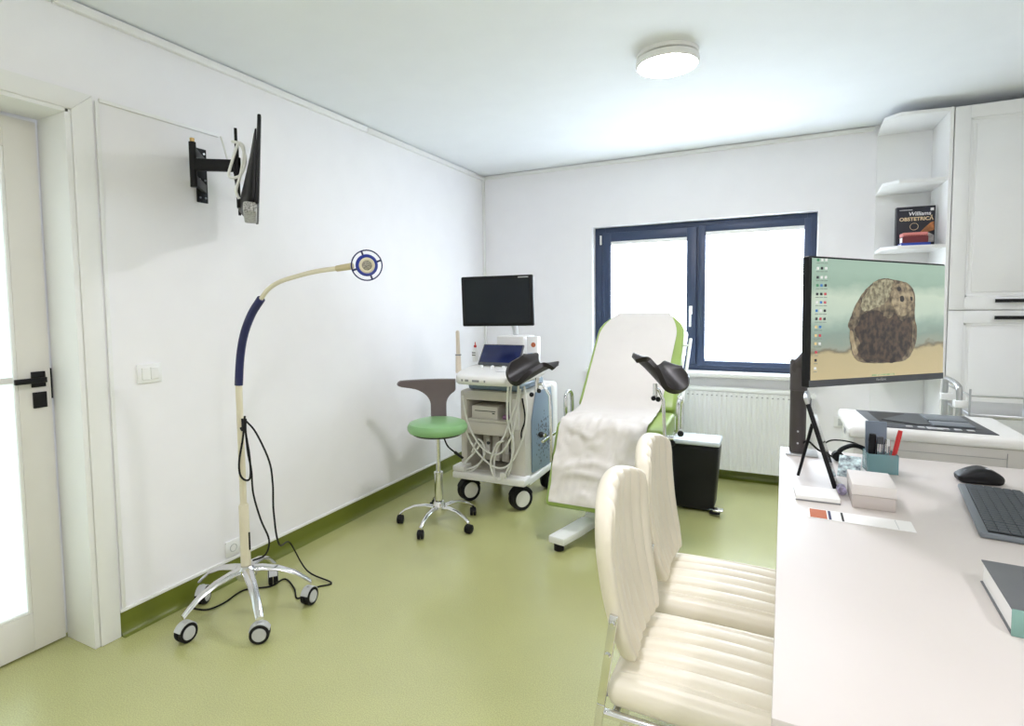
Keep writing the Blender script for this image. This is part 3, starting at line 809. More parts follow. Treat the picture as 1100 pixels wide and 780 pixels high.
# left holder
lyl = 3.10
cl = G(592, 468, 'y', lyl); r1 = G(590.5, 425, 'y', lyl); r2 = G(582, 411, 'y', lyl); r3 = G(580, 402, 'y', lyl)
k = B(); k.tube([cl+V((0, 0, -.16)), cl, r1, r1.lerp(r2, .9)], .0095, 10); k.go('leg_holder_rod', MCHR, t)
k = B(); k.tube([G(577, 421, 'y', lyl), G(577, 406, 'y', lyl)], .013, 10); k.tube([r1.lerp(r2, .92), G(576, 413, 'y', lyl)], .009, 10); k.go('swivel_joint', MCHR, t)
k = B(); k.tube([cl+V((-.045, 0, 0)), V((-.345, cl.y, cl.z))], .013, 10); k.go('rail_clamp', MCHR, t)
knob(cl+V((-.065, 0, .0)), .019); knob(G(579, 420, 'y', lyl-.02), .014); knob(G(571, 424, 'y', lyl-.02), .015)
saddle('leg_holder', G(555, 409, 'y', lyl-.06), (38, 20, 27), (23, -9, -27), 3.3, .185, .27, .075, MSAD)
# right holder
ryl = 3.18
cl = G(714, 470, 'y', ryl); r1 = G(712.5, 430, 'y', ryl); r2 = G(708, 419, 'y', ryl)
k = B(); k.tube([cl+V((0, 0, -.14)), cl, r1, r2], .0095, 10); k.go('leg_holder_rod', MCHR, t)
k = B(); k.tube([G(704, 426, 'y', ryl), G(704, 412, 'y', ryl)], .013, 10); k.tube([r2, G(704, 417, 'y', ryl)], .009, 10); k.go('swivel_joint', MCHR, t)
k = B(); k.tube([cl+V((.05, 0, 0)), V((.345, cl.y, cl.z))], .013, 10); k.go('rail_clamp', MCHR, t)
knob(G(702, 428, 'y', ryl-.02), .014); knob(G(707, 429, 'y', ryl-.02), .015); knob(G(731, 466, 'y', ryl+.1), .018); knob(G(722, 476, 'y', ryl), .018)
saddle('leg_holder', G(719, 416, 'y', ryl-.08), (-15, 22, 20), (38, -9, 18), 3.1, .235, .20, .08, MSAD)

# ================================================================== pedal bin
t = thing('pedal_bin', 'black rectangular pedal bin by the radiator, lid painted pale with reflected light', 'bin', (-.470, 3.955, 0))
def bind(q):  # tapered
    q = q.copy(); f = (q.z+.22)/.44; q.x *= .80+.20*f; q.y *= .86+.14*f; return q
B().rbox((0, 0, .230), (.155, .115, .22), .03, (3, 3, 4), disp=bind).go('bin_body', MBLK, t)
B().rbox((0, 0, .467), (.160, .120, .016), .012, (3, 3, 1)).go('lid', mat('bin_lid_reflection', (.62, .66, .70), .3, var=.01), t)  # pale reflection on the lid is put into its colour
B().box(-.155, .155, -.116, .116, .443, .4505, .003).go('lid_rim', MBLK, t)
k = B(); k.box(.10, .165, -.14, -.07, .012, .024, .004); k.go('pedal_base', MBLK, t)
k = B(); k.rbox((.155, -.135, .045), (.032, .028, .007), .006, (2, 2, 1)); k.tube([(.10, -.10, .03), (.14, -.125, .042)], .006, 8); k.go('pedal', MCHR, t)

# ================================================================== radiator
t = thing('radiator', 'white ribbed panel radiator under the window', 'radiator', (0, BW, 0))
x0, x1, z0, z1 = -1.20, .235, .09, .735
def radf(u, v):
    x = x0+(x1-x0)*u; s_ = math.sin(2*math.pi*(x-x0)/.0355)
    e = min(1, min(v, 1-v)/.045); e = e*e*(3-2*e) if e > 0 else 0
    return V((x, -.088-.004*max(-1, min(1, s_*2.2))*e, z0+(z1-.035-z0)*v))
B().sheet(radf, 480, 24, .002).go('front_panel', MENAM, t, sharp=70)
k = B(); k.box(x0, x1, -.09, -.024, z1-.034, z1, .008); k.box(x0-.003, x0, -.09, -.024, z0, z1, .001); k.box(x1, x1+.003, -.09, -.024, z0, z1, .001); k.go('casing', MENAM, t)
k = B(); k.box(x0+.01, x1-.01, -.04, -.026, z0+.02, z1-.05); k.go('rear_panel', MENAM, t)
k = B()
for i in range(40):
    x = x0+.0178+.0355*i
    k.box(x-.006, x+.006, -.0956, -.0925, z1-.065, z1-.059); 
k.go('top_slots', MGREY, t)
k = B()
for x in (x0+.2, x1-.2): k.box(x, x+.03, -.026, -.0005, z0+.1, z1-.08)
gos(k, 'wall_bracket', MENAM, t)
k = B(); k.tube([(x1+.003, -.055, z1-.03), (x1+.03, -.055, z1-.03)], .012, 14); k.tube([(x1+.015, -.066, z1-.03), (x1+.015, -.105, z1-.03)], [.022, .019], 18); k.go('thermostat_valve', MPVC, t)
t = thing('wall_socket', 'white power socket on back wall beside the printer', 'socket', (.43, BW, .515))
B().box(-.04, .04, -.011, -.0002, -.04, .04, .004).go('socket_plate', MPVC, t)
k = B(); k.box(-.014, .014, -.0125, -.0112, -.025, .025, .001); k.go('socket_insert', MLGREY, t)

# ================================================================== cabinets
CY = 4.275
t = thing('corner_shelf', 'white open corner shelf unit with chamfered shelves on back wall', 'shelf', (0, 0, 0))
pl = [(.605, BW-.013), (.590, 4.33), (.665, 4.235+.01), (.912, CY+.005), (.912, BW-.013)]
for z in (2.524, 2.115, 1.712, 1.30, .90, .50, .06):
    B().prism(pl, z, z+.02, 'z', .002).go('shelf_board', MCAB, t)
B().box(.605, .912, BW-.012, BW-.001, .0, 2.543).go('back_panel', MCAB, t)
B().box(.9125, .930, CY+.002, BW-.001, 0, 2.543).go('side_panel', MCAB, t)
t = thing('tall_cabinet', 'tall white cabinet with framed panel doors and black handles', 'cabinet', (0, 0, 0))
B().box(.932, 1.56, CY+.022, BW-.001, .0, 2.543, .002).go('body', MCAB, t)
def pdoor(xa, xb, za, zb, nm='door'):
    k = B(); f = .075
    k.box(xa, xa+f, CY, CY+.02, za, zb, .002); k.box(xb-f, xb, CY, CY+.02, za, zb, .002)
    k.box(xa+f, xb-f, CY, CY+.02, za, za+f, .002); k.box(xa+f, xb-f, CY, CY+.02, zb-f, zb, .002)
    k.box(xa+f, xb-f, CY+.010, CY+.02, za+f, zb-f)
    # raised moulding + field
    for (a, b, c, d) in ((xa+f, xb-f, za+f, za+f+.014), (xa+f, xb-f, zb-f-.014, zb-f), (xa+f, xa+f+.014, za+f, zb-f), (xb-f-.014, xb-f, za+f, zb-f)):
        k.box(a, b, CY+.004, CY+.012, c, d, .003)
    k.box(xa+f+.03, xb-f-.03, CY+.005, CY+.012, za+f+.03, zb-f-.03, .004)
    return k.go(nm, MCAB, t)
for xa, xb in ((.936, 1.555),):
    for za, zb, hz in ((1.332, 2.538, 1.384), (.10, 1.326, 1.285)):
        d = pdoor(xa, xb, za, zb)
        k = B(); k.box(1.148, 1.36, CY-.030, CY-.020, hz-.010, hz+.010, .001); k.box(1.155, 1.167, CY-.020, CY-.0005, hz-.008, hz+.008); k.box(1.341, 1.353, CY-.020, CY-.0005, hz-.008, hz+.008)
        k.go('handle', MBLKM, d)
# books on the shelf
def board_z(z): return z+.0202
sh = thing('textbook', 'thick black hardback standing upright with lettered cover on shelf', 'book', (.792, 4.50, board_z(1.712)), rad(4))
sh.scale = (1.10, 1, 1.09)
B().box(-.092, .096, -.022, .022, 0, .243, .002).go('cover', MBK1, sh)
B().box(-.088, .0965, -.018, .018, .2431, .2433).go('page_block', MPAPER, sh)
MF = lambda x, z: TR(x, -.0226, z)@Matrix.Rotation(rad(90), 4, 'X')
MWT = mat('white_print', (.82, .82, .84), .5); MGOLD = mat('gold_print', (.80, .62, .38), .5)
text_mesh('Williams', .031, MF(-.034, .190), 'cover_title', MWT, sh, .0006, shear=.12)
text_mesh('OBSTETRICĂ', .0285, MF(-.078, .160), 'cover_title', MGOLD, sh, .0008)
B().box(-.078, -.015, -.0226, -.0222, .222, .225).go('cover_line', MWT, sh)
B().box(.072, .088, -.0226, -.0222, .214, .230).go('cover_badge', MWT, sh)
k = B(); k.ring((0, 0, 0), .02, .0012, M=MF(-.005, .125), seg=24, rs=5); k.go('cover_emblem', MGOLD, sh)
k = B(); k.prism([(.02, .085), (.05, .12), (.075, .145), (.09, .15), (.092, .10), (.06, .09), (.04, .075)], -.0227, -.0223, 'y'); k.go('cover_picture', mat('orange_brown_print', (.42, .16, .05), .5, var=.6, scale=30), sh)
k = B(); k.prism([(.03, .07), (.06, .09), (.092, .07), (.092, .03), (.04, .03)], -.0228, -.0224, 'y'); k.go('cover_picture', mat('grey_print', (.45, .42, .40), .5, var=.4, scale=40), sh)
bz = board_z(1.712)
def lying(name, label, x0, x1, y0, y1, z, h, mc, mp):
    q = thing(name, label, 'book', ((x0+x1)/2, (y0+y1)/2, z), rad(2))
    w, d = (x1-x0)/2, (y1-y0)/2
    k = B(); k.box(-w, w, -d, d, 0, .004, .001); k.box(-w, w, -d, d, h-.004, h, .001); k.box(-w, w, -d, -d+.004, .004, h-.004); k.go('cover', mc, q)
    B().box(-w+.004, w-.004, -d+.005, d-.003, .0042, h-.0042).go('page_block', mp, q)
    return q
lying('paperback', 'thin blue booklet lying at the bottom of the shelf stack', .700, .850, 4.345, 4.455, bz, .022, MBK4, MPAPER)
q = lying('pocket_book', 'maroon book lying on the blue booklet on shelf', .705, .838, 4.345, 4.44, bz+.0224, .040, MBK2, MPAPER)
q = thing('folded_wallet', 'salmon pink stitched cover lying on top of the maroon book', 'book', (.772, 4.392, bz+.0628), rad(2))
def pk(v): v = v.copy(); return v
B().rbox((0, 0, .0125), (.066, .046, .012), .008, (3, 3, 1)).go('cover', MBK3, q)
k = B()
for i in range(16): k.box(-.058+i*.0075, -.054+i*.0075, -.0468, -.0455, .004, .007)
k.go('stitching', MBK2, q)

# ================================================================== desk
t = thing('desk', 'large white office desk in the right foreground', 'desk', (.02, 1.84, 0), rad(-.7))
B().box(-.005, 1.06, -.915, .915, .724, .75, .003).go('desk_top', MDESK, t)
k = B(); k.box(.12, 1.0, -.86, -.835, 0, .7235, .002); k.go('side_panel', MTR, t)
k = B(); k.box(.12, 1.0, .835, .86, 0, .7235, .002); k.go('side_panel', MTR, t)
k = B(); k.box(.52, .538, -.834, .834, .30, .7235, .002); k.go('modesty_panel', MTR, t)
DZT = .7505
def D(px, py): return at(px, py, 'z', .75)
# monitor arm
t = thing('monitor_arm', 'dark metal monitor arm clamped to far corner of the desk', 'monitor arm', (.090, 2.655, DZT))
k = B(); k.box(-.045, .075, -.05, .055, 0, .008, .002); k.go('clamp_plate', MSTEEL, t)
k = B(); k.tube([(0, 0, .008), (0, 0, .27)], .031, 24); k.go('pole', mat('warm_dark_metal', (.07, .06, .058), .45, .2), t)
MARM = mat('arm_metal', (.085, .075, .075), .45, .2)
k = B(); k.tube([(0, 0, .271), (0, 0, .40)], .033, 24); k.tube([(0, -.03, .37), (0, .03, .37)], .028, 16); k.go('arm_joint', MARM, t)
k = B(); k.tube([(0, 0, .375), (.06, -.12, .47), (.13, -.24, .53)], [.028, .026, .022], 12); k.go('gas_arm', MARM, t)
k = B(); k.tube([(.13, -.24, .53), (.175, -.262, .555)], .024, 12); k.go('tilt_head', MARM, t)
k = B(); k.tube([(.02, -.02, .05), (.04, -.025, .06), (.075, -.03, .03), (.12, -.02, .006)], .004, 8, 6); k.tube([(.026, -.022, .30), (.04, -.05, .34), (.035, -.04, .40)], .004, 8, 5); k.go('arm_cable', MRUB, t)
k = B()
for z in (.02+.03, .1): k.tube([(0, -.0305, z), (0, -.0335, z)], .004, 8)
gos(k, 'screw', MSTEEL, t)
# desktop monitor
MCN = V((.327, 2.314, 1.319)); my, mt = rad(49.59), rad(-1.456)
ex = V((math.cos(my), math.sin(my), 0)); nn = V((math.sin(my), -math.cos(my), 0))
t = thing('desktop_monitor', 'large monitor showing a seal on a beach wallpaper', 'monitor', MCN, my)
RM = Matrix.Rotation(mt, 4, 'X')@Matrix.Rotation(rad(1.18), 4, 'Y')
hw, hh = .355, .212
B().rbox((0, .016, 0), (hw, .014, hh), .006, (4, 1, 4), M=RM).go('housing', MBLK, t)
B().box(-hw+.002, hw-.002, .0005, .0018, -hh+.002, -hh+.024, M=RM).go('chin_bezel', MDGREY, t)
B().rbox((0, .05, 0), (.10, .022, .09), .015, (1, 1, 1), M=RM).go('rear_mount', MBLK, t)
sx0, sx1, sz0, sz1 = -hw+.007, hw-.007, -hh+.024, hh-.007
SI = (TR(*MCN)@RZ(my)@RM); SIi = SI.inverted(); SN = SI.to_3x3()@V((0, 1, 0))
def scr(px, py, off=-.0005):
    p = SIi@at_plane(px, py, SI@V((0, off, 0)), SN); p.y = off
    return p
def mat_screen():
    M = bpy.data.materials.new('beach_wallpaper'); M.use_nodes = True; nt = M.node_tree
    b = nt.nodes['Principled BSDF']; tc = nt.nodes.new('ShaderNodeTexCoord')
    sep = nt.nodes.new('ShaderNodeSeparateXYZ'); nt.links.new(tc.outputs['Generated'], sep.inputs[0])
    nz = nt.nodes.new('ShaderNodeTexNoise'); nz.inputs['Scale'].default_value = 9; nz.inputs['Detail'].default_value = 5
    mp = nt.nodes.new('ShaderNodeMapping'); mp.inputs['Scale'].default_value = (1, 1, 2.2)
    nt.links.new(tc.outputs['Object'], mp.inputs[0]); nt.links.new(mp.outputs[0], nz.inputs['Vector'])
    ad = nt.nodes.new('ShaderNodeMath'); ad.operation = 'MULTIPLY_ADD'; ad.inputs[1].default_value = .20
    nt.links.new(nz.outputs['Fac'], ad.inputs[0]); nt.links.new(sep.outputs['Z'], ad.inputs[2])
    r = nt.nodes.new('ShaderNodeValToRGB'); cr = r.color_ramp
    st = [(.0, srgb(170, 156, 118)), (.12, srgb(196, 180, 138)), (.33, srgb(186, 172, 132)), (.36, srgb(122, 114, 92)), (.39, srgb(150, 158, 142)), (.47, srgb(136, 154, 142)), (.55, srgb(150, 172, 158)), (.67, srgb(188, 204, 186)), (.78, srgb(196, 210, 190)), (.90, srgb(150, 176, 158)), (1, srgb(158, 184, 166))]
    while len(cr.elements) < len(st): cr.elements.new(.5)
    for e, (p, c) in zip(cr.elements, st): e.position = p; e.color = c+(1,)
    nt.links.new(ad.outputs[0], r.inputs['Fac'])
    b.inputs['Base Color'].default_value = (.01, .01, .01, 1); b.inputs['Roughness'].default_value = .25
    nt.links.new(r.outputs['Color'], b.inputs['Emission Color']); b.inputs['Emission Strength'].default_value = 1.0
    return M
scn = B().box(sx0, sx1, -.0001, .0004, sz0, sz1, M=RM).go('screen', mat_screen(), t)
def mpic(name, c1, c2, sc):
    M = mat(name, c1, .4, var=0, scale=sc)
    nt = M.node_tree; r = [n for n in nt.nodes if n.type == 'VALTORGB'][0]; b = nt.nodes['Principled BSDF']
    r.color_ramp.elements[0].color = c1+(1,); r.color_ramp.elements[1].color = c2+(1,); r.color_ramp.elements[0].position = .38; r.color_ramp.elements[1].position = .62
    [l for l in nt.links if l.to_socket == b.inputs['Base Color']] and nt.links.remove([l for l in nt.links if l.to_socket == b.inputs['Base Color']][0])
    b.inputs['Base Color'].default_value = (.01, .01, .01, 1)
    nt.links.new(r.outputs['Color'], b.inputs['Emission Color']); b.inputs['Emission Strength'].default_value = 1
    return M
def spline(p, n=6):
    out = []; N = len(p)
    for i in range(N):
        a, b, c, d = [V(p[(i+j) % N]) for j in (-1, 0, 1, 2)]
        for k_ in range(n):
            q = k_/n; out.append(.5*((2*b)+(c-a)*q+(2*a-5*b+4*c-d)*q*q+(3*b-a-3*c+d)*q**3))
    return out
def cr2(l): return [(840+x/3.9, 260+y/3.9) for x, y in l]
def pic(name, pts, m, off, rough=False):
    jt = (2.2 if rough else .5)
    pl_ = []
    for q in spline([(a, b, 0) for a, b in pts]):
        n_ = noise.noise_vector(V((q.x*.35, q.y*.35, off*900)))*jt
        pl_.append(RM@scr(q.x+n_.x, q.y+n_.y, off))
    k = B(); k.flat(pl_); bmesh.ops.triangulate(k.b, faces=k.b.faces[:]); return k.go(name, m, scn, recalc=False)
pic('seal_picture', cr2([(430, 152), (480, 160), (525, 172), (552, 205), (558, 250), (556, 310), (566, 370), (555, 440), (520, 493), (440, 507), (340, 505), (300, 480), (285, 420), (284, 370), (276, 350), (290, 310), (310, 260), (350, 200), (390, 165)]), mpic('seal_fur', srgb(66, 56, 46), srgb(138, 124, 98), 42), -.0010)
pic('seal_picture', cr2([(318, 340), (345, 300), (400, 285), (440, 318), (475, 300), (500, 330), (540, 320), (548, 400), (530, 455), (490, 500), (430, 503), (350, 500), (318, 470), (325, 420), (305, 380)]), mpic('seal_belly', srgb(34, 29, 29), srgb(88, 70, 56), 45), -.0014, True)
pic('seal_picture', cr2([(455, 215), (478, 180), (515, 176), (545, 205), (552, 250), (535, 295), (500, 310), (470, 280)]), mpic('seal_face', srgb(96, 84, 66), srgb(176, 160, 128), 40), -.0018)
pic('seal_picture', cr2([(385, 170), (430, 158), (465, 165), (455, 215), (430, 260), (380, 280), (340, 290), (335, 240)]), mpic('seal_back', srgb(104, 96, 74), srgb(176, 170, 140), 60), -.0012, True)
for pl_ in ([(494, 230), (505, 225), (513, 238), (506, 250), (496, 247)], [(482, 192), (494, 188), (500, 200), (488, 206)], [(538, 228), (547, 232), (546, 246), (538, 242)]):
    pic('seal_picture', cr2(pl_), mpic('seal_dark', srgb(26, 24, 24), srgb(40, 34, 32), 30), -.0022)
pic('seal_picture', cr2([(284, 375), (296, 375), (306, 420), (318, 465), (300, 470), (290, 430)]), mpic('seal_flipper', srgb(150, 134, 104), srgb(180, 164, 130), 40), -.0016)
rnd = random.Random(5)
ic = B(); cols = {}
rows = [75, 110, 148, 182, 218, 253, 288, 322, 356, 392, 426, 462, 496, 530]
for j, yy in enumerate(rows):
    for i in range(3 if j < 8 else (2 if 7 < j < 11 else 1)):
        xx = 152-j*1.1+i*17 if j < 11 else 143-(j-11)*2
        cx_, cy_ = 840+xx/3.9, 260+yy/3.9
        c = rnd.choice(['b', 'r', 'w', 'k', 'g', 'w', 'k'])
        if 8 <= j <= 10 and i == 0: c = 'y'
        cols.setdefault(c, B()).flat([RM@scr(cx_+a*1.3, cy_+b*1.4, -.0012) for a, b in ((-1, 1), (1, 1), (1, -1), (-1, -1))])
        cols.setdefault('l', B()).flat([RM@scr(cx_+a*1.9, cy_+3.6+b*.35, -.0012) for a, b in ((-1, 1), (1, 1), (1, -1), (-1, -1))])
pal = {'b': srgb(60, 120, 180), 'r': srgb(190, 70, 80), 'w': srgb(225, 228, 222), 'k': srgb(40, 44, 46), 'g': srgb(70, 140, 100), 'y': srgb(225, 200, 140), 'l': srgb(120, 132, 122)}
for c, bb in cols.items():
    o = bb.go('desktop_icons', mpic('icon_'+c, pal[c], pal[c], 5), scn, recalc=False); o['kind'] = 'stuff'
p0 = scr(936, 403.5)
B().box(-.05, .07, -.0012, -.0011, sz0+.003, sz0+.008, M=RM).go('task_bar', mpic('taskbar', srgb(140, 170, 120), srgb(190, 190, 150), 60), scn)
text_mesh('ViewSonic', .013, RM@TR(0, -.0002, -hh+.010)@Matrix.Rotation(rad(90), 4, 'X'), 'maker_lettering', MLGREY, t, align='CENTER')

# tablet/photo frame leaning on its stand, seen nearly edge-on
a = D(897, 519); 
t = thing('photo_frame', 'black picture frame on easel leg, seen nearly edge-on', 'frame', (.196, 2.268, DZT), math.atan2(2.268, .196)+rad(1.5))
lean = Matrix.Rotation(rad(-17), 4, 'X')
B().box(-.085, .085, -.007, .007, .003, .30, .003, M=lean).go('frame_body', MBLK, t)
B().box(-.078, .078, -.0078, -.0072, .012, .29, M=lean).go('frame_picture', mat('dark_picture', (.02, .02, .03), .1), t)
k = B(); k.box(-.085, .085, -.0072, .0072, .3002, .325, .002, M=lean); k.go('bright_edge', MSTEEL, t)
k = B(); top = lean@V((0, .011, .215)); k.tube([top, (0.02, .115, .005)], [.006, .005], 8); k.go('easel_leg', MBLK, t)
# white pad beneath
c_ = (D(857, 538)+D(902, 543)+D(862, 519)+D(897, 523))/4
t = thing('note_pad', 'small white note pad on desk in front of picture frame', 'note pad', (.127, 2.085, DZT), rad(2))
B().box(-.062, .062, -.062, .05, 0, .016, .001).go('paper_stack', MPAPER, t)
B().box(-.063, .063, -.0632, -.0622, 0, .004).go('backing_board', MGREY, t)
# taupe box
t = thing('card_box', 'taupe lidded card box on desk beside white pad', 'box', (.279, 2.100, DZT), rad(-1))
B().box(-.056, .056, -.085, .085, 0, .041, .002).go('box_body', MTAUPE, t)
B().box(-.058, .058, -.087, .087, .0415, .075, .003).go('lid', mat('box_lid_board', (.70, .66, .63), .6, var=.02), t)
# strip of printed paper
t = thing('printed_leaflet', 'narrow white leaflet with orange block lying at front of card box', 'leaflet', (.228, 1.905, DZT), rad(-1))
B().box(-.13, .13, -.04, .045, 0, .0012).go('leaflet_paper', MPAPER, t)
B().box(-.126, -.082, -.036, .040, .0012, .0017).go('orange_block', MORG, t)
B().box(-.078, -.071, -.036, .040, .0012, .0017).go('blue_bar', MNAVY, t)
B().box(-.045, -.039, -.036, .040, .0012, .0017).go('dark_bar', MBLK, t)
B().box(.09, .0915, -.036, .040, .0012, .0015).go('fold_line', MLGREY, t)
# pen cup
t = thing('pen_cup', 'translucent teal pen cup behind the taupe box', 'pen cup', (.360, 2.50, DZT), rad(6))
k = B()
for bx in ((-.048, .048, -.042, -.039), (-.048, .048, .039, .042), (-.048, -.045, -.039, .039), (.045, .048, -.039, .039)): k.box(bx[0], bx[1], bx[2], bx[3], .003, .072, .001)
k.box(-.048, .048, -.042, .042, 0, .003); k.go('cup_wall', MTEALG, t)
t = thing('ruler_case', 'tall grey-blue flat case standing in pen cup', 'case', (.345, 2.525, DZT+.004), rad(6))
B().box(-.030, .040, -.004, .004, .0, .178, .003, M=Matrix.Rotation(rad(-4), 4, 'X')).go('case_body', mat('slate_plastic', (.20, .25, .32), .4), t)
def pen(name, label, x, y, h, r, m, tip, dx, dy, mt_):
    q = thing(name, label, 'pen', (x, y, DZT+.004))
    B().tube([(0, 0, 0), (dx*.8, dy*.8, h*.8)], r, 12).go('barrel', m, q)
    B().tube([(dx*.8, dy*.8, h*.8), (dx, dy, h)], [r*1.06, r*.9], 12).go('cap', mt_, q)
pen('marker_pen', 'thick black marker standing in pen cup', .330, 2.497, .135, .012, MBLK, 0, .004, .0, MBLK)
pen('marker_pen', 'silver marker with black cap in pen cup', .354, 2.488, .128, .011, MALU, 0, .003, 0, MDGREY)
pen('marker_pen', 'chrome pen at the middle of pen cup', .376, 2.487, .122, .010, MCHR, 0, .004, 0, MALU)
pen('ballpoint_pen', 'red pen leaning out of the right side of pen cup', .392, 2.497, .155, .008, MRED, 0, .028, .004, MRED)
# small clutter behind the box
t = thing('headset', 'black headset lying at far side of desk behind card box', 'headset', (.285, 2.60, DZT), rad(10))
k = B(); k.tube([(-.055, 0, .012), (-.045, .0, .045), (0, 0, .066), (.045, 0, .05), (.058, 0, .015)], .009, 10, 6); k.go('headband', MBLK, t)
k = B(); k.tube([(-.055, -.012, .02), (-.055, .012, .02)], .02, 14); k.tube([(.058, -.012, .02), (.058, .012, .02)], .02, 14); gos(k, 'ear_pad', MRUB, t)
k = B(); k.tube([(-.06, -.01, .006), (-.10, .03, .04), (-.06, .06, .07), (.03, .05, .06), (.06, .05, .005)], .003, 8, 6); k.go('cord', MRUB, t)
t = thing('patterned_card', 'small blue and white patterned card leaning against card box', 'card', (.245, 2.36, DZT), rad(-12))
B().box(-.035, .035, -.002, .002, .0, .085, .001, M=Matrix.Rotation(rad(-38), 4, 'X')).go('card_body', mat('blue_white_pattern', (.45, .55, .68), .5, var=.8, scale=60), t)
t = thing('tape_roll', 'small blue and red wrapped roll between pad and card box', 'roll', (.2055, 2.150, DZT+.021), 0)
k = B(); k.tube([(0, -.02, 0), (0, .02, 0)], .0135, 20); k.go('roll_body', mat('wrapped_roll', (.40, .36, .52), .45, var=.7, scale=50), t)
bpy.data.objects['roll_body'].parent.location.z = DZT+.0136
# mouse
t = thing('computer_mouse', 'black ergonomic mouse on desk above keyboard', 'mouse', (.645, 2.478, DZT), rad(5))
def msf(q):
    q = q.copy(); f = (q.x+.065)/.13
    q.z *= (.25+1.55*math.sin(min(1, max(0, f))*math.pi*.86+.12)**1.3) if q.z > 0 else 1
    q.y *= .85+.2*math.sin(f*math.pi)
    return q
B().rbox((0, 0, .020), (.065, .038, .0195), .016, (8, 5, 2), disp=msf).go('mouse_body', MBLK, t)
B().box(-.0, .026, -.020, -.004, .0525, .0545, .001, M=TR(0, 0, .0)).go('thumb_button', MLGREY, t)
B().tube([(-.035, -.004, .033), (-.035, .004, .033)], .010, 12).go('scroll_wheel', MDGREY, t)
# keyboard, long side along the desk
k1, k2 = D(1028, 525), D(1065, 585)
kd = (k2-k1); ka = math.atan2(kd.y, kd.x)
t = thing('keyboard', 'dark grey keyboard with low keys at right desk edge', 'keyboard', (k1.x+.004, k1.y+.012, DZT), ka-rad(2.5))
# local x runs toward the camera, local y to the right
B().prism([(0, 0), (.49, 0), (.49, .165), (0, .165)], .001, .017, 'z', .005).go('keyboard_body', MKBB, t)
B().box(.008, .482, .018, .159, .0172, .0180).go('key_bed', MBLK, t)
kb = None
for r_ in range(6):
    n = 22; y = .020+r_*.0231; x = .011
    for c_i in range(n):
        if c_i in (3, 18) and r_ < 5: x += .003
        M = TR(x, y, 0)
        if kb is None: kb = B().box(0, .0192, 0, .0208, .0182, .0215, .0012, 1, M=None).go('key', MKEY, t); kb.matrix_local = M
        else:
            o = kb.copy(); COL.objects.link(o); o.parent = t; o.matrix_local = M
        x += .0210
t = thing('phone', 'black phone lying just beyond the keyboard', 'phone', (.79, 2.20, DZT), ka)
B().rbox((0, 0, .006), (.075, .036, .005), .004, (1, 1, 1)).go('phone_body', MBLK, t)
B().box(-.07, .07, -.032, .032, .0112, .0115).go('phone_screen', mat('phone_glass', (.01, .01, .012), .08), t)
# hardback on the desk
b1, b2 = D(1053, 625), D(1086, 683)
t = thing('hardback_book', 'thick grey hardback with teal spine lying on the desk', 'book', (b1.x, b1.y, DZT), math.atan2((b2-b1).y, (b2-b1).x))
Lb = (b2-b1).length; hb = .052
k = B(); k.box(0, Lb, 0, .20, 0, .003, .001); k.box(0, Lb, 0, .20, hb-.003, hb, .001); k.go('cover', MCOVER, t)
B().box(.004, Lb-.006, .004, .19, .0032, hb-.0032).go('page_block', MPAPER, t)
B().box(Lb-.003, Lb+.002, .0, .20, .0, hb, .001).go('spine', MTEAL, t)
k = B(); k.prism([(Lb*.35, .075), (Lb*.6, .07), (Lb*.75, .11), (Lb*.5, .14), (Lb*.3, .11)], hb+.0001, hb+.0004, 'z'); k.go('cover_print', mat('pale_cover_print', (.50, .55, .56), .5, var=.5, scale=40), t)

# ================================================================== printer on its cabinet
t = thing('printer_cabinet', 'low white cabinet under the laser printer behind desk', 'cabinet', (.30, 2.86, 0))
B().box(0, .68, 0, .56, 0, .53, .003).go('body', MCAB, t)
t = thing('laser_printer', 'large white laser printer with dark top panel behind desk', 'printer', (.315, 2.885, .531))
k = B(); k.box(.0, .60, .012, .46, 0, .262, .012); k.go('lower_body', MPRF, t)
k = B(); k.rbox((.295, .24, .282), (.315, .245, .025), .02, (4, 4, 1)); k.go('top_cover', MPRN, t)
k = B(); k.prism([(.085, .035), (.505, .035), (.49, .44), (.055, .44)], .3072, .3105, 'z', .001); pn = k.go('control_panel', MDGREY, t)
k = B(); k.prism([(.115, .16), (.25, .12), (.25, .41), (.10, .41)], .3107, .3115, 'z'); k.go('output_recess', MBLK, pn)
k = B(); k.prism([(.13, .20), (.25, .13), (.30, .14), (.30, .40), (.26, .40)], .3117, .314, 'z'); k.go('paper_ramp', MDGREY, pn)
k = B(); k.box(.31, .46, .25, .40, .3107, .318, .003); k.box(.31, .455, .13, .23, .3107, .317, .003); k.go('raised_tray', MKBB, pn)
k = B(); k.box(.31, .46, .235, .245, .3107, .3112); k.box(.30, .47, .115, .125, .3107, .3112); k.go('tray_gap', MBLK, pn)
k = B()
for i in range(6): k.box(.20+i*.042, .225+i*.042, .06, .085, .3107, .314, .002)
gos(k, 'button', MLGREY, pn)
k = B(); k.box(.275, .33, .055, .095, .3107, .3118); k.go('display', MLGREY, pn)
k = B(); k.box(.525, .527, .0105, .0118, .05, .24); k.box(.03, .525, .0105, .0118, .216, .2175); k.go('panel_seam', MGREY, t)
k = B(); k.box(-.0213, -.0203, .10, .16, .25, .275, .001); k.go('side_slot', MGREY, t)

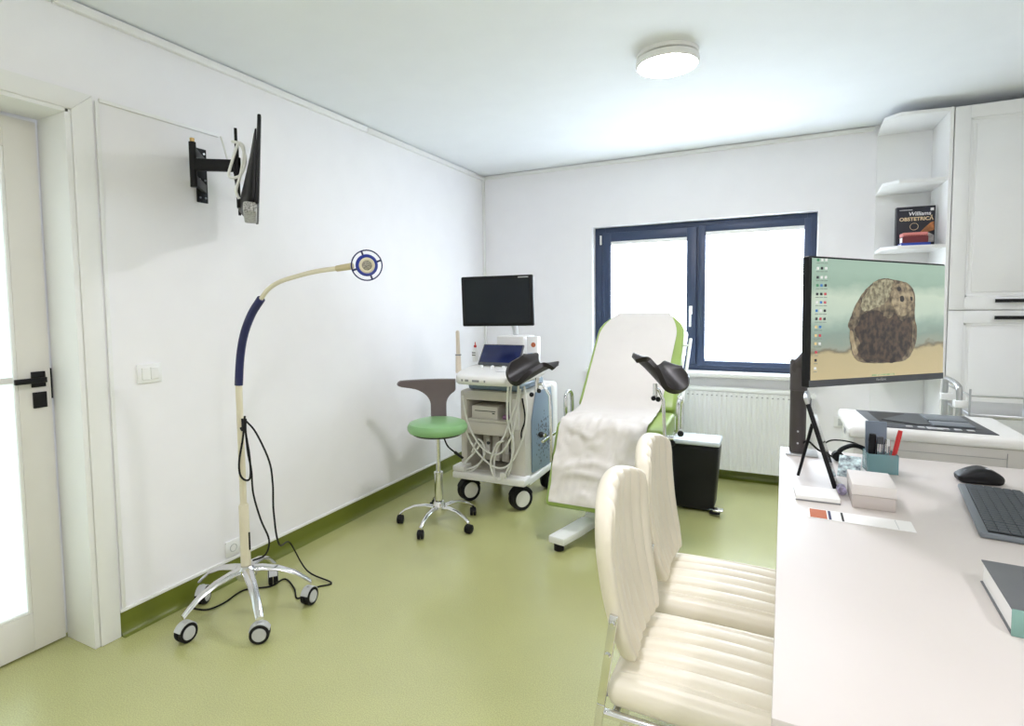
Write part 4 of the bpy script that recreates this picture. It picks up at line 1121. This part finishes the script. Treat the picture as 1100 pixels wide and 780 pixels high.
# ================================================================== steel trolley
t = thing('steel_trolley', 'stainless steel instrument trolley with rail and bent handle', 'trolley', (1.22, 3.79, 0))
tx0, tx1, ty0, ty1 = -.33, .33, -.19, .26
k = B(); k.box(tx0, tx1, ty0, ty1, .79, .812, .004); k.box(tx0, tx1, ty0, ty1, .30, .32, .004); gos(k, 'tray', MSTEEL, t)
k = B()
for x in (tx0+.02, tx1-.02):
    for y in (ty0+.02, ty1-.02): k.tube([(x, y, .085), (x, y, .79)], .012, 12)
gos(k, 'post', MSTEEL, t)
k = B()
for x in (tx0, -.12, .1, tx1):
    k.tube([(x, ty0, .812), (x, ty0, .938)], .005, 8)
k.tube([(tx0, ty1, .812), (tx0, ty1-.03, .895), (tx0, ty1-.06, .905), (tx0, ty0, .905), (tx1, ty0, .905), (tx1, ty1, .905), (tx1, ty1, .812)], .0055, 8); k.go('guard_rail', MSTEEL, t)
hy0, hy1 = -.15, .12; hx = tx0-.035
k = B(); k.tube([(hx, hy0, .72), (hx, hy0, .90), (hx, hy0+.03, .945), (hx, hy1-.03, .955), (hx, hy1, .91), (hx, hy1, .72)], .014, 12, 5); k.go('handle', MSTEEL, t)
k = B()
for y in (hy0, hy1): k.box(hx-.022, tx0+.0, y-.022, y+.022, .835, .872, .004)
gos(k, 'handle_clamp', MPVC, t)
k = B(); k.box(-.13, -.02, ty0-.0008, ty0-.0002, .794, .808); k.go('name_plate', MLGREY, t)
text_mesh('TEXTUM', .012, TR(-.12, ty0-.0012, .797)@Matrix.Rotation(rad(90), 4, 'X'), 'name_lettering', MBLK, t, .0003)
for i, (x, y) in enumerate(((tx0+.02, ty0+.02), (tx0+.02, ty1-.02), (tx1-.02, ty0+.02), (tx1-.02, ty1-.02))):
    if i == 0: ct = caster(t, TR(x, y, 0), .04, MSTEEL)
    else: child_copy(ct, TR(x, y, 0), t)

# ================================================================== visitor chairs
def visitor_chair(loc, label):
    t = thing('visitor_chair', label, 'chair', loc, 0, 'cream visitor chairs at the desk')
    sx, sy = .225, .208
    def seatf(q):
        q = q.copy()
        if q.z > 0:
            e = max(0, 1-(abs(q.x)/sx)**6)*max(0, 1-(abs(q.y)/sy)**8)
            s_ = abs(math.sin(math.pi*(q.y+sy)/.0595))
            g = .015*(s_**.5)*e*(1 if abs(q.y) < .165 else .3)
            q.z += g+.012*(1-(q.x/sx)**2)*(1-(q.y/sy)**2)-.006
            if q.x > .12: q.z -= .9*(q.x-.12)**2
        f = (q.x+sx)/(2*sx); q.y *= .93+.09*f-.06*f*f
        return q
    B().rbox((.0, 0, .437), (sx, sy, .036), .030, (8, 56, 1), disp=seatf, k=4).go('seat', MIV, t)
    # backrest: curved shell with vertical channels, wider at the top
    H = .435
    def backf(q):
        q = q.copy(); v = (q.z+H/2)/H; u = q.y/.215
        wd = .80+.22*math.sin(min(1, v*1.05)*math.pi*.62)
        corner = 1-(.10*max(0, (v-.80)/.2)**2)-.10*max(0, (.15-v)/.15)
        q.z += -.055*(u*u)*max(0, (v-.55)/.45)
        s_ = abs(math.sin(math.pi*(q.y+.215)/.0614))
        ed = max(0, 1-abs(u)**6)
        if q.x > 0: q.x += .012*(s_**.5)*ed*(1 if abs(u) < .82 else .2)
        q.y *= wd*corner
        q.x += .10*(q.y**2)/.2**2*.35 - (v*.095 - .10*(v-.35)**2)
        return q
    B().rbox((-.205, 0, .505+H/2), (.021, .215, H/2), .0195, (1, 56, 16), disp=backf, k=4).go('backrest', MIV, t)
    for s_ in (-1, 1):
        y = s_*.2075
        k = B()
        # flat bar rear leg: from the backrest side down and back
        P = [V((-.198, y, .65)), V((-.230, y, .42)), V((-.285, y, .004))]
        for a, b in zip(P, P[1:]):
            d = b-a; M = TR(*a)@Matrix.Rotation(math.atan2(d.x, d.z), 4, 'Y'); k.box(-.010, .010, -.005, .005, 0, d.length, .002, M=M)
        lg = k.go('rear_leg', MCHR, t)
        k = B()
        for z, x in ((.63, -.2008), (.55, -.2119)): k.tube([(x, y+s_*.005, z), (x, y+s_*.011, z)], [.008, .005], 10)
        gos(k, 'bolt', MCHR, lg)
        k = B(); k.tube([(-.236, y*.95, .392), (-.05, y*.95, .392), (.15, y*.95, .385), (.185, y*.95, .36), (.20, y*.95, .01)], .0105, 10, 4); k.go('front_leg', MCHR, t)
    k = B(); k.box(-.235, .15, -.15, .15, .3995, .402); k.go('seat_base', MGREY, t)
    k = B(); k.tube([(-.20, -.188, .392), (-.20, .188, .392)], .009, 10); k.go('cross_bar', MCHR, t)
    return t
visitor_chair((-.135, 1.482, 0), 'nearer cream leatherette chair with channel-stitched seat, pulled up to desk')
visitor_chair((-.135, 1.925, 0), 'further cream leatherette chair beside the nearer one, towards the window')

# two unseen ceiling lights, same fitting, added to brighten the walls
ceiling_light((-.492, .15, HC-.0005), 'added unseen fill light, same round ceiling fitting, over the door end of the room')
ceiling_light((1.25, .15, HC-.0005), 'added unseen fill light, same round ceiling fitting, over the doctor side of the desk')
